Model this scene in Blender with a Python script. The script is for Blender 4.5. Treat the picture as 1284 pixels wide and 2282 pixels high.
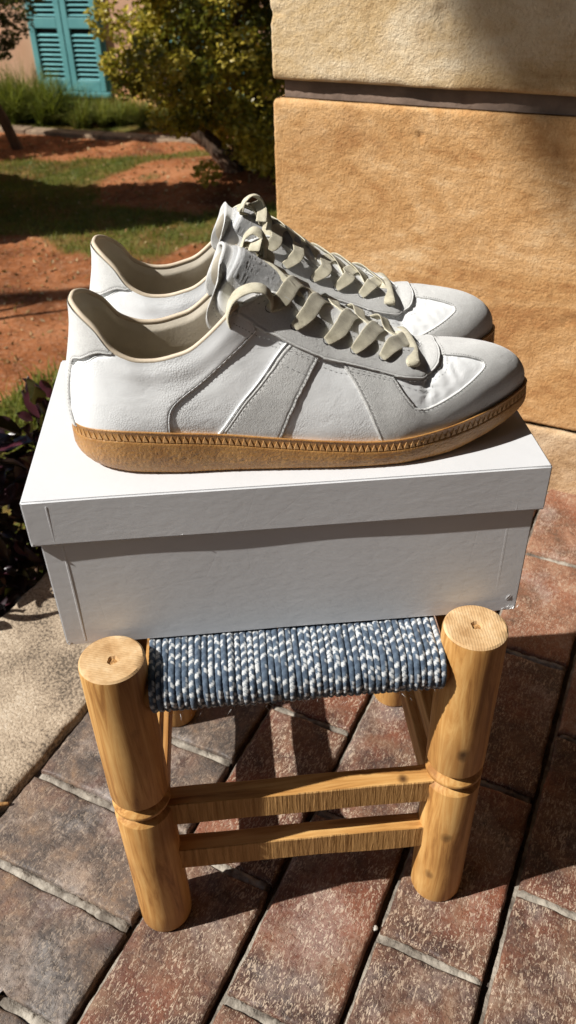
import bpy, bmesh, math, random
import numpy as np
from mathutils import Vector, Matrix, noise as mnoise
from mathutils.geometry import delaunay_2d_cdt

for o in list(bpy.data.objects): bpy.data.objects.remove(o)
SC = bpy.context.scene
COL = SC.collection
rnd = random.Random(7)
R = math.radians

# ------------------------------------------------------------------ camera
CAM = np.array([.1374, -.4223, .757])
_r = np.array([.9957, -.0892, -.0235]); _u = np.array([.0724, .5978, .7983]); _f = np.array([.0571, .7966, -.6017])
_f /= np.linalg.norm(_f); _r -= _f*(_r@_f); _r /= np.linalg.norm(_r); _u = np.cross(_r, _f)
cd = bpy.data.cameras.new('camera'); cam = bpy.data.objects.new('camera', cd); COL.objects.link(cam)
cam.matrix_world = Matrix(((_r[0], _u[0], -_f[0], CAM[0]), (_r[1], _u[1], -_f[1], CAM[1]), (_r[2], _u[2], -_f[2], CAM[2]), (0, 0, 0, 1)))
cd.sensor_fit = 'VERTICAL'; cd.sensor_height = 24; cd.lens = 1818/2282*24
cd.clip_start = .02; cd.clip_end = 300
cd.dof.use_dof = True; cd.dof.focus_distance = .60; cd.dof.aperture_fstop = 8.5
SC.camera = cam

# ------------------------------------------------------------------ light
SUN = Vector((-1, -.175, 1)).normalized()            # towards the sun
w = bpy.data.worlds.new('World'); SC.world = w; w.use_nodes = True
wn = w.node_tree; bg = wn.nodes['Background']
sky = wn.nodes.new('ShaderNodeTexSky'); sky.sky_type = 'NISHITA'; sky.sun_disc = False
sky.sun_elevation = math.asin(SUN.z); sky.sun_rotation = math.atan2(SUN.x, SUN.y)
wn.links.new(sky.outputs[0], bg.inputs[0]); bg.inputs[1].default_value = .05
sd = bpy.data.lights.new('sun', 'SUN'); sd.energy = 5.0; sd.angle = R(.55); sd.color = (1, .965, .905)
sun = bpy.data.objects.new('sun', sd); COL.objects.link(sun)
sun.rotation_euler = SUN.to_track_quat('Z', 'Y').to_euler()
vs = SC.view_settings; vs.view_transform = 'Standard'; vs.look = 'None'; vs.exposure = .42; vs.gamma = 1; vs.use_curve_mapping = False

# ------------------------------------------------------------------ helpers
def mesh(name, V, F, m, parent=None, smooth=False, kind=None, flip=False):
    me = bpy.data.meshes.new(name)
    if isinstance(V, np.ndarray): V = V.tolist()
    if isinstance(F, np.ndarray): F = F.tolist()
    if flip: F = [list(f)[::-1] for f in F]
    me.from_pydata(V, [], F); me.validate(); me.update()
    if m: me.materials.append(m)
    if smooth: me.polygons.foreach_set('use_smooth', [True]*len(me.polygons))
    return obj(name, me, parent, kind)
def obj(name, me, parent=None, kind=None):
    o = bpy.data.objects.new(name, me); COL.objects.link(o)
    if parent is not None: o.parent = parent
    if kind: o['kind'] = kind
    return o
def thing(name, label, cat, loc=(0, 0, 0), rz=0, group=None):
    o = bpy.data.objects.new(name, None); COL.objects.link(o); o.empty_display_size = .05
    o.location = loc; o.rotation_euler = (0, 0, rz); return tag(o, label, cat, group)
def tag(o, label, cat, group=None):
    o['label'] = label; o['category'] = cat
    if group: o['group'] = group
    return o
def smooth_angle(o, deg=35):
    me = o.data
    me.polygons.foreach_set('use_smooth', [True]*len(me.polygons))
    try: me.set_sharp_from_angle(angle=R(deg))
    except Exception: pass
def bevel_box(lo, hi, b=.002, seg=2, jitter=0):
    bm = bmesh.new(); bmesh.ops.create_cube(bm, size=1)
    for v in bm.verts:
        v.co = Vector([lo[i] if v.co[i] < 0 else hi[i] for i in range(3)])
    if b: bmesh.ops.bevel(bm, geom=bm.edges[:], offset=b, segments=seg, profile=.5, affect='EDGES')
    return bm
def bm_obj(name, bm, m, parent=None, deg=35, kind=None):
    me = bpy.data.meshes.new(name); bm.to_mesh(me); bm.free(); me.materials.append(m)
    o = obj(name, me, parent, kind); smooth_angle(o, deg); return o
def box(name, lo, hi, m, parent=None, b=.002, seg=2, kind=None):
    return bm_obj(name, bevel_box(lo, hi, b, seg), m, parent, kind=kind)
def grid_faces(nu, nv, close_u=False):
    F = []
    for i in range(nu if close_u else nu-1):
        j = (i+1) % nu
        for k in range(nv-1):
            F.append((i*nv+k, j*nv+k, j*nv+k+1, i*nv+k+1))
    return F
def lathe(prof, n=40):
    V = []; m = len(prof)
    for i in range(n):
        c, s = math.cos(2*math.pi*i/n), math.sin(2*math.pi*i/n)
        for r, z in prof: V.append((r*c, r*s, z))
    return V, grid_faces(n, m, True)
def fbm(p, oct=3):
    v = 0; a = .5; p = Vector(p)
    for _ in range(oct):
        v += a*mnoise.noise(p); p = p*2.03; a *= .5
    return v
# vectorised value noise for big grids
def vnoise(x, y, seed=0):
    rs = np.random.RandomState(seed); T = rs.rand(256, 256)
    xi = np.floor(x).astype(int); yi = np.floor(y).astype(int); fx = x-xi; fy = y-yi
    fx = fx*fx*(3-2*fx); fy = fy*fy*(3-2*fy)
    g = lambda i, j: T[i % 256, j % 256]
    return (g(xi, yi)*(1-fx)+g(xi+1, yi)*fx)*(1-fy)+(g(xi, yi+1)*(1-fx)+g(xi+1, yi+1)*fx)*fy-.5
def vfbm(x, y, seed=0, oct=4):
    v = 0; a = 1
    for k in range(oct): v = v+a*vnoise(x*2**k, y*2**k, seed+k); a *= .5
    return v

# ------------------------------------------------------------------ materials
def newmat(name):
    m = bpy.data.materials.new(name); m.use_nodes = True
    return m, m.node_tree, m.node_tree.nodes['Principled BSDF']
def nd(nt, t, ins=None, **at):
    n = nt.nodes.new(t)
    for k, v in at.items(): setattr(n, k, v)
    for k, v in (ins or {}).items():
        s = n.inputs[k]
        if isinstance(v, bpy.types.NodeSocket): nt.links.new(v, s)
        else: s.default_value = v
    return n
def c4(c): return (c[0], c[1], c[2], 1)
def ramp(nt, fac, stops):
    n = nt.nodes.new('ShaderNodeValToRGB'); nt.links.new(fac, n.inputs[0]); e = n.color_ramp.elements
    while len(e) < len(stops): e.new(.5)
    for i, (p, c) in enumerate(stops):
        e[i].position = p; e[i].color = c4(c) if not isinstance(c, (int, float)) else (c, c, c, 1)
    return n.outputs[0]
def mix(nt, fac, a, b, blend='MIX'):
    n = nt.nodes.new('ShaderNodeMix'); n.data_type = 'RGBA'; n.blend_type = blend
    for idx, v in ((0, fac), (6, a), (7, b)):
        s = n.inputs[idx]
        if isinstance(v, bpy.types.NodeSocket): nt.links.new(v, s)
        elif idx == 0: s.default_value = v
        else: s.default_value = c4(v)
    return n.outputs[2]
def math_(nt, op, a, b=0., c=None):
    n = nt.nodes.new('ShaderNodeMath'); n.operation = op
    for i, v in enumerate((a, b) if c is None else (a, b, c)):
        if isinstance(v, bpy.types.NodeSocket): nt.links.new(v, n.inputs[i])
        else: n.inputs[i].default_value = v
    return n.outputs[0]
def coords(nt, kind='Object', scale=(1, 1, 1), rot=(0, 0, 0), rndoff=False):
    t = nt.nodes.new('ShaderNodeTexCoord'); mp = nt.nodes.new('ShaderNodeMapping')
    src = t.outputs[kind]
    if rndoff:
        oi = nt.nodes.new('ShaderNodeObjectInfo'); va = nt.nodes.new('ShaderNodeVectorMath'); va.operation = 'MULTIPLY_ADD'
        cx = nt.nodes.new('ShaderNodeCombineXYZ')
        for k in range(3): nt.links.new(oi.outputs['Random'], cx.inputs[k])
        nt.links.new(cx.outputs[0], va.inputs[0]); va.inputs[1].default_value = (13.1, 7.7, 3.3); nt.links.new(src, va.inputs[2]); src = va.outputs[0]
    nt.links.new(src, mp.inputs[0]); mp.inputs['Scale'].default_value = scale; mp.inputs['Rotation'].default_value = rot
    return mp.outputs[0]
def noise(nt, co, scale, detail=4, rough=.55, dist=0):
    n = nd(nt, 'ShaderNodeTexNoise', {'Vector': co, 'Scale': scale, 'Detail': detail, 'Roughness': rough, 'Distortion': dist})
    return n.outputs['Fac']
def bump(nt, p, h, strength=.5, dist=.001, chain=None):
    n = nd(nt, 'ShaderNodeBump', {'Height': h, 'Strength': strength, 'Distance': dist})
    if chain is not None: nt.links.new(chain, n.inputs['Normal'])
    nt.links.new(n.outputs[0], p.inputs['Normal']); return n.outputs[0]
def setp(p, **k):
    for a, v in k.items():
        a = a.replace('_', ' ')
        if isinstance(v, bpy.types.NodeSocket): p.id_data.links.new(v, p.inputs[a])
        elif a == 'Base Color': p.inputs[a].default_value = c4(v)
        else: p.inputs[a].default_value = v

def m_basic(name, lo, hi, scale=8, rough=.6, bs=.3, bd=.001, bscale=60, stretch=(1, 1, 1), spec=.5, rndoff=False, cr=(.35, .65)):
    m, nt, p = newmat(name); co = coords(nt, 'Object', stretch, rndoff=rndoff)
    setp(p, Base_Color=ramp(nt, noise(nt, co, scale), [(cr[0], lo), (cr[1], hi)]), Roughness=rough, Specular_IOR_Level=spec)
    bump(nt, p, noise(nt, co, bscale, 3), bs, bd); return m

M = {}
def make_materials():
    # white smooth leather
    m, nt, p = newmat('white_leather'); co = coords(nt)
    vo = nd(nt, 'ShaderNodeTexVoronoi', {'Vector': co, 'Scale': 620.}, feature='DISTANCE_TO_EDGE').outputs[0]
    cr = noise(nt, coords(nt, scale=(1, 1, 2.2), rot=(0, .5, 0)), 55, 5, .65, 1.2)
    setp(p, Base_Color=ramp(nt, noise(nt, co, 30, 4), [(.3, (.87, .885, .895)), (.7, (.91, .925, .935))]), Roughness=.42, Specular_IOR_Level=.35)
    b1 = bump(nt, p, math_(nt, 'MULTIPLY', ramp(nt, vo, [(0, 0), (.25, 1)]), ramp(nt, noise(nt, co, 24, 2), [(.40, .1), (.62, 1)])), .32, .0003)
    fold = ramp(nt, nd(nt, 'ShaderNodeTexWave', {'Vector': coords(nt, scale=(1, 1, 1), rot=(0, .95, .2)), 'Scale': 22., 'Distortion': 9., 'Detail': 3., 'Detail Scale': 3.}).outputs['Fac'], [(0, 0), (.35, 1)])
    msk = ramp(nt, noise(nt, co, 14, 2), [(.42, 0), (.62, 1)])
    b2 = bump(nt, p, math_(nt, 'MULTIPLY', fold, msk), .07, .001, b1)
    bump(nt, p, cr, .12, .001, b2); M['leather'] = m
    # suedes
    for nm, lo, hi in (('suede', (.56, .56, .55), (.71, .71, .695)), ('dark_suede', (.26, .265, .27), (.37, .37, .37))):
        m, nt, p = newmat(nm); co = coords(nt)
        f = noise(nt, co, 900, 3, .7); g = noise(nt, co, 28, 4, .6)
        col = ramp(nt, math_(nt, 'ADD', math_(nt, 'MULTIPLY', f, .55), math_(nt, 'MULTIPLY', g, .45)), [(.36, lo), (.64, hi)])
        setp(p, Base_Color=col, Roughness=.95, Specular_IOR_Level=.1, Sheen_Weight=.35, Sheen_Roughness=.5)
        b = bump(nt, p, noise(nt, co, 1500, 2, .7), .6, .0006); bump(nt, p, noise(nt, co, 160, 3), .25, .001, b); M[nm] = m
    # cream lining and binding
    M['lining'] = m_basic('cream_lining', (.60, .54, .44), (.70, .64, .53), 40, .6, .25, .0005, 500)
    M['binding'] = m_basic('cream_binding', (.56, .46, .34), (.66, .56, .43), 60, .6, .3, .0004, 700)
    M['thread'] = m_basic('grey_thread', (.14, .14, .138), (.24, .24, .235), 300, .8, .3, .0003, 900)
    # cotton lace
    m, nt, p = newmat('cream_cotton'); co = coords(nt, 'UV')
    wv = nd(nt, 'ShaderNodeTexWave', {'Vector': coords(nt, 'UV', (1, 1, 1), (0, 0, .8)), 'Scale': 420., 'Distortion': 1.5}).outputs['Fac']
    wv2 = nd(nt, 'ShaderNodeTexWave', {'Vector': coords(nt, 'UV', (1, 1, 1), (0, 0, -.8)), 'Scale': 420., 'Distortion': 1.5}).outputs['Fac']
    h = math_(nt, 'MAXIMUM', wv, wv2); d = noise(nt, coords(nt), 120, 4, .6)
    base = ramp(nt, d, [(.36, (.44, .39, .26)), (.62, (.77, .71, .53))])
    setp(p, Base_Color=mix(nt, .45, base, ramp(nt, h, [(.3, (.40, .36, .26)), (.8, (.80, .76, .62))])), Roughness=.95, Specular_IOR_Level=.1, Sheen_Weight=.2)
    bump(nt, p, h, .7, .0005); M['lace'] = m
    # gum rubber
    m, nt, p = newmat('gum_rubber'); co = coords(nt)
    sp = noise(nt, co, 650, 3, .6)
    setp(p, Base_Color=ramp(nt, math_(nt, 'ADD', math_(nt, 'MULTIPLY', noise(nt, co, 60, 4), .7), math_(nt, 'MULTIPLY', sp, .3)), [(.35, (.33, .155, .047)), (.65, (.48, .255, .086))]),
         Roughness=.38, Specular_IOR_Level=.5, Subsurface_Weight=.12, Subsurface_Scale=.004)
    p.inputs['Subsurface Radius'].default_value = (1, .5, .2)
    bump(nt, p, sp, .6, .0008); M['gum'] = m
    M['gum_light'] = m_basic('gum_rubber_light', (.42, .225, .085), (.56, .325, .14), 80, .4, .3, .0005, 500)
    # white laminated card
    m, nt, p = newmat('white_card'); co = coords(nt)
    g = noise(nt, coords(nt, scale=(1, 1, 1.8)), 95, 3, .5, .4)
    setp(p, Base_Color=ramp(nt, noise(nt, co, 9, 5, .6), [(.3, (.61, .615, .63)), (.7, (.655, .66, .675))]), Roughness=.42, Specular_IOR_Level=.45)
    b = bump(nt, p, g, .20, .0007)
    sc = nd(nt, 'ShaderNodeTexVoronoi', {'Vector': coords(nt, scale=(1, 3, .6), rot=(.3, .2, .7)), 'Scale': 9.}, feature='DISTANCE_TO_EDGE').outputs[0]
    bump(nt, p, ramp(nt, sc, [(0, 0), (.004, 1)]), .04, .0004, b); M['card'] = m
    M['torn'] = m_basic('torn_paper', (.80, .79, .77), (.86, .85, .84), 90, .8, .4, .0005, 300)
    # turned wood
    def wood(name, axis, a, b, c):
        m, nt, p = newmat(name)
        st = {'z': (14, 14, 1.1), 'x': (1.2, 14, 14), 'y': (14, 1.2, 14)}[axis]
        co = coords(nt, 'Object', st, rndoff=True)
        g = noise(nt, co, 8, 6, .65, .8); fine = noise(nt, coords(nt, 'Object', tuple(k*4 if k > 2 else k for k in st), rndoff=True), 6, 3, .7)
        patch = noise(nt, coords(nt, rndoff=True), 11, 3)
        col = ramp(nt, g, [(.36, a), (.48, b), (.62, c)])
        col = mix(nt, math_(nt, 'MULTIPLY', fine, .14), col, (a[0]*.6, a[1]*.55, a[2]*.5))
        col = mix(nt, ramp(nt, patch, [(.45, 0), (.66, .6)]), col, (a[0]*.9, a[1]*.85, a[2]*.8))
        kn = nd(nt, 'ShaderNodeTexVoronoi', {'Vector': coords(nt, 'Object', (1, 1, .62), rndoff=True), 'Scale': 24., 'Randomness': 1.}).outputs['Distance']
        kn = math_(nt, 'ADD', kn, math_(nt, 'MULTIPLY', noise(nt, coords(nt), 120, 3), .08))
        col = mix(nt, ramp(nt, kn, [(.10, 1), (.19, 0)]), col, (.085, .038, .012))
        setp(p, Base_Color=col, Roughness=.55, Specular_IOR_Level=.35)
        b1 = bump(nt, p, fine, .10, .0005); bump(nt, p, noise(nt, coords(nt), 60, 3), .12, .001, b1); return m
    wa, wb, wc = (.30, .135, .036), (.50, .255, .075), (.63, .375, .135)
    M['wood'] = wood('turned_wood', 'z', wa, wb, wc); M['wood_x'] = wood('planed_wood', 'x', wa, wb, wc); M['wood_y'] = wood('planed_wood_side', 'y', wa, wb, wc)
    # sawn edge
    m, nt, p = newmat('rough_sawn_wood'); co = coords(nt, 'Object', (260, 8, 14), rndoff=True)
    g = noise(nt, co, 1, 4, .7, .3)
    setp(p, Base_Color=ramp(nt, g, [(.35, (.28, .145, .045)), (.65, (.52, .30, .115))]), Roughness=.75, Specular_IOR_Level=.2)
    bump(nt, p, g, 1.0, .0022); M['sawn'] = m
    # end grain
    m, nt, p = newmat('end_grain'); co = coords(nt, rndoff=False)
    rg = nd(nt, 'ShaderNodeTexWave', {'Vector': coords(nt, scale=(1, 1, 0)), 'Scale': 95., 'Distortion': 1.8, 'Detail': 2.}, wave_type='RINGS', rings_direction='SPHERICAL').outputs['Fac']
    saw = nd(nt, 'ShaderNodeTexWave', {'Vector': coords(nt, scale=(1, 1, 0), rot=(0, 0, .9)), 'Scale': 160., 'Distortion': 3.5, 'Detail': 3.}).outputs['Fac']
    pt = noise(nt, co, 55, 4, .6)
    col = ramp(nt, pt, [(.32, (.40, .235, .105)), (.5, (.56, .37, .19)), (.68, (.68, .50, .30))])
    col = mix(nt, math_(nt, 'MULTIPLY', rg, .12), col, (.36, .20, .09))
    setp(p, Base_Color=col, Roughness=.8, Specular_IOR_Level=.2)
    b = bump(nt, p, saw, .25, .0005); bump(nt, p, pt, .4, .001, b); M['endgrain'] = m
    M['pith'] = m_basic('pith_wood', (.20, .09, .03), (.50, .28, .10), 250, .9, .6, .001, 400)
    # rope from vertex colour
    m, nt, p = newmat('braided_rope'); at = nd(nt, 'ShaderNodeVertexColor', layer_name='strand')
    f = noise(nt, coords(nt), 700, 3, .7)
    setp(p, Base_Color=mix(nt, math_(nt, 'MULTIPLY', f, .5), at.outputs[0], (.06, .09, .15)), Roughness=.95, Specular_IOR_Level=.08, Sheen_Weight=.2)
    bump(nt, p, noise(nt, coords(nt), 1300, 3, .8), .8, .0006); M['rope'] = m
    # sandstone
    for nm, a, b_, c, d in (('ochre_sandstone', (.42, .205, .078), (.55, .31, .13), (.64, .39, .185), (.76, .54, .31)), ('pale_sandstone', (.47, .31, .15), (.61, .44, .24), (.69, .53, .33), (.78, .65, .46)),
                            ('brown_sandstone', (.34, .21, .11), (.50, .33, .18), (.58, .41, .25), (.66, .50, .33))):
        m, nt, p = newmat(nm); co = coords(nt, 'Object', (1, 1, 1), rndoff=False)
        big = noise(nt, coords(nt, 'Object', (1.0, 1.0, 2.6), (0, .42, 0)), 4.2, 6, .62, 1.4)
        md = noise(nt, coords(nt, 'Object', (1, 1, 1.7)), 42, 5, .65); fn = noise(nt, co, 380, 3, .7)
        v = math_(nt, 'ADD', math_(nt, 'MULTIPLY', big, .62), math_(nt, 'ADD', math_(nt, 'MULTIPLY', md, .25), math_(nt, 'MULTIPLY', fn, .13)))
        col = ramp(nt, v, [(.38, a), (.46, b_), (.53, c), (.63, d)])
        st = ramp(nt, noise(nt, coords(nt, 'Object', (1, 1, 1.6), (0, .5, 0)), 9, 6, .7, 1.2), [(.54, 0), (.70, .38)])
        col = mix(nt, st, col, (a[0]*.82, a[1]*.78, a[2]*.8))
        setp(p, Base_Color=col, Roughness=.9, Specular_IOR_Level=.15)
        b1 = bump(nt, p, md, .25, .002); b2 = bump(nt, p, noise(nt, co, 230, 4, .7), 1.0, .0024, b1); bump(nt, p, fn, .6, .0012, b2); M[nm] = m
    M['wall_mortar'] = m_basic('grey_wall_mortar', (.17, .115, .085), (.26, .18, .135), 25, .9, .5, .002, 120)
    # pavers
    def paver(name, cols, fleck, white, red):
        m, nt, p = newmat(name); co = coords(nt, rndoff=True)
        g = noise(nt, co, 22, 5, .6, .5); gf = noise(nt, co, 170, 4, .7)
        v = math_(nt, 'ADD', math_(nt, 'MULTIPLY', g, .65), math_(nt, 'MULTIPLY', gf, .35))
        col = ramp(nt, v, [(.34, cols[0]), (.46, cols[1]), (.56, cols[2]), (.68, cols[3])])
        col = mix(nt, ramp(nt, noise(nt, co, 9, 4, .6), [(.5, 0), (.66, red)]), col, (.27, .075, .032))
        f1 = noise(nt, coords(nt, scale=(1, .36, 1), rot=(0, 0, .35), rndoff=True), 500, 2, .5, 1.2)
        f2 = noise(nt, coords(nt, scale=(1, .34, 1), rot=(0, 0, -1.05), rndoff=True), 430, 2, .5, 1.2)
        fm = math_(nt, 'MAXIMUM', ramp(nt, f1, [(.585, 0), (.62, 1)]), ramp(nt, f2, [(.60, 0), (.63, 1)]))
        fm = math_(nt, 'MULTIPLY', fm, ramp(nt, noise(nt, co, 26, 3), [(.36, .3), (.56, 1)]))
        col = mix(nt, math_(nt, 'MULTIPLY', fm, fleck), col, (.58, .45, .33))
        wm = ramp(nt, math_(nt, 'ADD', math_(nt, 'MULTIPLY', noise(nt, co, 13, 3, .5), .7), math_(nt, 'MULTIPLY', gf, .3)), [(.54, 0), (.66, white)])
        col = mix(nt, wm, col, (.58, .55, .52))
        setp(p, Base_Color=col, Roughness=ramp(nt, g, [(.3, .45), (.7, .75)]), Specular_IOR_Level=.4)
        pit = ramp(nt, noise(nt, co, 300, 3, .6), [(.36, 0), (.45, 1)])
        b1 = bump(nt, p, math_(nt, 'ADD', pit, math_(nt, 'MULTIPLY', fm, -.8)), .55, .0011); bump(nt, p, gf, .35, .0016, b1); return m
    M['paver_red'] = paver('red_clay_paver', [(.045, .030, .026), (.095, .050, .036), (.165, .088, .055), (.24, .155, .10)], .70, .18, .48)
    M['paver_grey'] = paver('grey_brown_paver', [(.045, .038, .034), (.085, .066, .056), (.150, .105, .078), (.25, .155, .090)], .32, .26, .25)
    M['paver_tan'] = paver('tan_red_paver', [(.12, .068, .045), (.21, .10, .06), (.30, .155, .095), (.40, .27, .18)], .5, .25, .4)
    # mortar, slab
    M['mortar'] = m_basic('light_mortar', (.12, .10, .08), (.40, .36, .30), 45, .95, .9, .003, 190)
    M['lime'] = m_basic('lime_crumb', (.40, .37, .32), (.62, .58, .52), 300, .95, .8, .002, 500)
    M['bed'] = m_basic('dark_joint_sand', (.045, .035, .028), (.11, .085, .07), 60, .95, .8, .003, 200)
    m, nt, p = newmat('speckled_stone'); co = coords(nt)
    v = math_(nt, 'ADD', math_(nt, 'MULTIPLY', noise(nt, co, 9, 5, .6, .5), .55), math_(nt, 'MULTIPLY', noise(nt, co, 260, 3, .6), .45))
    col = ramp(nt, v, [(.40, (.12, .095, .07)), (.475, (.32, .25, .18)), (.56, (.46, .37, .27)), (.66, (.56, .48, .38))])
    col = mix(nt, ramp(nt, nd(nt, 'ShaderNodeTexVoronoi', {'Vector': co, 'Scale': 12.}).outputs['Distance'], [(.10, 1), (.14, 0)]), col, (.10, .09, .085))
    setp(p, Base_Color=col, Roughness=.85, Specular_IOR_Level=.25)
    b1 = bump(nt, p, ramp(nt, noise(nt, co, 320, 3), [(.38, 0), (.5, 1)]), .6, .0012); bump(nt, p, noise(nt, co, 45, 4), .4, .003, b1); M['slab'] = m
    # garden
    m, nt, p = newmat('garden_ground'); at = nd(nt, 'ShaderNodeVertexColor', layer_name='cover'); co = coords(nt)
    sep = nd(nt, 'ShaderNodeSeparateColor', {'Color': at.outputs[0]})
    soil = ramp(nt, noise(nt, co, 2.4, 7, .68, .3), [(.34, (.13, .045, .018)), (.5, (.31, .11, .040)), (.66, (.45, .19, .085))])
    soil = mix(nt, ramp(nt, noise(nt, co, 38, 4, .7), [(.5, 0), (.68, .5)]), soil, (.44, .27, .17))
    gr = ramp(nt, noise(nt, co, 14, 5, .7), [(.35, (.05, .06, .012)), (.55, (.10, .12, .025)), (.7, (.22, .18, .06))])
    setp(p, Base_Color=mix(nt, sep.outputs[0], soil, gr), Roughness=.95, Specular_IOR_Level=.1)
    b1 = bump(nt, p, noise(nt, co, 60, 5, .7), .9, .02); bump(nt, p, noise(nt, co, 9, 4), .6, .05, b1); M['ground'] = m
    def leafm(name, cols, rough=.5, spec=.4, tr=.3):
        m, nt, p = newmat(name); at = nd(nt, 'ShaderNodeVertexColor', layer_name='tone')
        sep = nd(nt, 'ShaderNodeSeparateColor', {'Color': at.outputs[0]})
        col = ramp(nt, sep.outputs[0], [(i/(len(cols)-1), c) for i, c in enumerate(cols)])
        setp(p, Base_Color=col, Roughness=rough, Specular_IOR_Level=spec)
        if tr:
            t = nd(nt, 'ShaderNodeBsdfTranslucent', {'Color': mix(nt, .5, col, (.35, .38, .04))})
            ms = nd(nt, 'ShaderNodeMixShader', {0: tr}); nt.links.new(p.outputs[0], ms.inputs[1]); nt.links.new(t.outputs[0], ms.inputs[2])
            nt.links.new(ms.outputs[0], nt.nodes['Material Output'].inputs[0])
        return m
    M['leaf_green'] = leafm('olive_leaf', [(.035, .045, .007), (.13, .125, .013), (.36, .28, .025), (.64, .50, .08)], .38, .5, .28)
    M['leaf_dark'] = leafm('dark_green_leaf', [(.02, .028, .006), (.05, .06, .012), (.10, .10, .02)], .4, .5, .25)
    M['leaf_purple'] = leafm('burgundy_leaf', [(.016, .007, .010), (.034, .010, .018), (.075, .018, .028)], .33, .55, .08)
    M['blade'] = leafm('grass_blade', [(.035, .05, .008), (.09, .12, .016), (.19, .21, .035), (.34, .29, .10)], .55, .3, .35)
    M['straw'] = leafm('dry_leaf', [(.16, .085, .03), (.34, .21, .09), (.50, .38, .22)], .8, .2, .1)
    M['bark'] = m_basic('brown_bark', (.05, .03, .018), (.14, .08, .045), 30, .9, .8, .01, 60, (1, 1, .3))
    M['pink'] = m_basic('pink_plaster', (.70, .40, .25), (.78, .47, .31), 3, .9, .4, .003, 90)
    M['orange'] = m_basic('orange_plaster', (.55, .27, .11), (.66, .36, .16), 4, .9, .4, .003, 90)
    M['teal'] = m_basic('turquoise_paint', (.10, .30, .31), (.135, .365, .37), 5, .5, .2, .001, 60)
    M['canvas'] = m_basic('dark_canvas', (.05, .045, .04), (.08, .07, .06), 8, .9, .3, .002, 200)  # dark cloth for the added sky-blocking canopy and house front
    M['dark'] = m_basic('gap_shade_black', (.012, .012, .012), (.02, .02, .02), 5, .9)  # near-black colour for the shade in shutter gaps and eyelet holes
    M['edging'] = m_basic('edging_stone', (.17, .11, .07), (.32, .23, .15), 12, .9, .6, .006, 40)
make_materials()
import numpy as np
SL = 0.302
def _tab(rows):
    r = np.array(rows, float); return r
def _smooth(xk, yk, x):
    # monotone-ish cubic (Catmull-Rom slopes) interpolation
    xk = np.asarray(xk); yk = np.asarray(yk); x = np.clip(x, xk[0], xk[-1])
    i = np.clip(np.searchsorted(xk, x, side='right')-1, 0, len(xk)-2)
    d = np.diff(yk)/np.diff(xk)
    m = np.empty(len(xk)); m[0] = d[0]; m[-1] = d[-1]
    h = np.diff(xk); m[1:-1] = (d[:-1]*h[1:]+d[1:]*h[:-1])/(h[1:]+h[:-1])
    m[1:-1] = np.where(d[:-1]*d[1:] <= 0, 0, m[1:-1])
    hh = h[i]; t = (x-xk[i])/hh
    return ((1+2*t)*(1-t)**2*yk[i]+t*(1-t)**2*hh*m[i]+t*t*(3-2*t)*yk[i+1]+t*t*(t-1)*hh*m[i+1])
def xa(X): return np.arccos(np.clip(1-2*np.asarray(X)/SL, -1, 1))
# half width of the foot outline at angle p (0 heel .. pi toe): lateral, medial
WP = xa([0, .004, .012, .03, .06, .10, .14, .18, .205, .235, .26, .28, .294, .302])
WL = [0, .0145, .0235, .0315, .0350, .0360, .0385, .0415, .0420, .0375, .0300, .0205, .0110, 0]
WM = [0, .0145, .0235, .0305, .0335, .0325, .0320, .0360, .0390, .0380, .0330, .0245, .0140, 0]
ZX = [0, .03, .064, .092, .13, .168, .197, .226, .258, .284, .302]
ZF = [.031, .033, .031, .0285, .024, .0205, .0188, .0200, .0235, .0275, .0300]
# top edge: key X of foot outline -> edge x, half y, z ; c2out, c2up, c1
ED = [  # Xb, Xe, Ye, Ze, c_out, c_up, c1up
 (0,     .0130, 0,     .1085, .05, .34, .36),
 (.0015, .0133, .0055, .1085, .05, .34, .36),
 (.006,  .0160, .0125, .1070, .05, .34, .36),
 (.014,  .0210, .0185, .1030, .05, .34, .36),
 (.022,  .0275, .0225, .0965, .05, .34, .36),
 (.031,  .0350, .0258, .0850, .06, .34, .36),
 (.040,  .0440, .0280, .0793, .08, .34, .36),
 (.055,  .0575, .0290, .0772, .10, .34, .36),
 (.070,  .0710, .0298, .0795, .10, .34, .36),
 (.085,  .0840, .0300, .0845, .10, .33, .38),
 (.095,  .0945, .0300, .0930, .12, .32, .40),
 (.103,  .1030, .0295, .1010, .15, .30, .42),
 (.110,  .1095, .0282, .1075, .18, .28, .42),
 (.117,  .1185, .0255, .1115, .25, .25, .42),
 (.128,  .1300, .0215, .1140, .35, .22, .42),
 (.148,  .1480, .0208, .1035, .45, .20, .42),
 (.164,  .1640, .0200, .0915, .50, .18, .42),
 (.180,  .1800, .0188, .0830, .50, .15, .44),
 (.197,  .1970, .0165, .0745, .52, .12, .46),
 (.2165, .2165, .0125, .0663, .55, .08, .48),
 (.2230, .2250, .0065, .0630, .60, .05, .48),
 (.2270, .2290, .0000, .0622, .60, .02, .50),
 (.245,  .2400, 0,     .0622, .60, 0,   .52),
 (.270,  .2500, 0,     .0612, .56, 0,   .55),
 (.290,  .2560, 0,     .0603, .52, 0,   .58),
 (.302,  .2580, 0,     .0600, .50, 0,   .60)]
_ed = np.array(ED); _ek = xa(_ed[:, 0])
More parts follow.
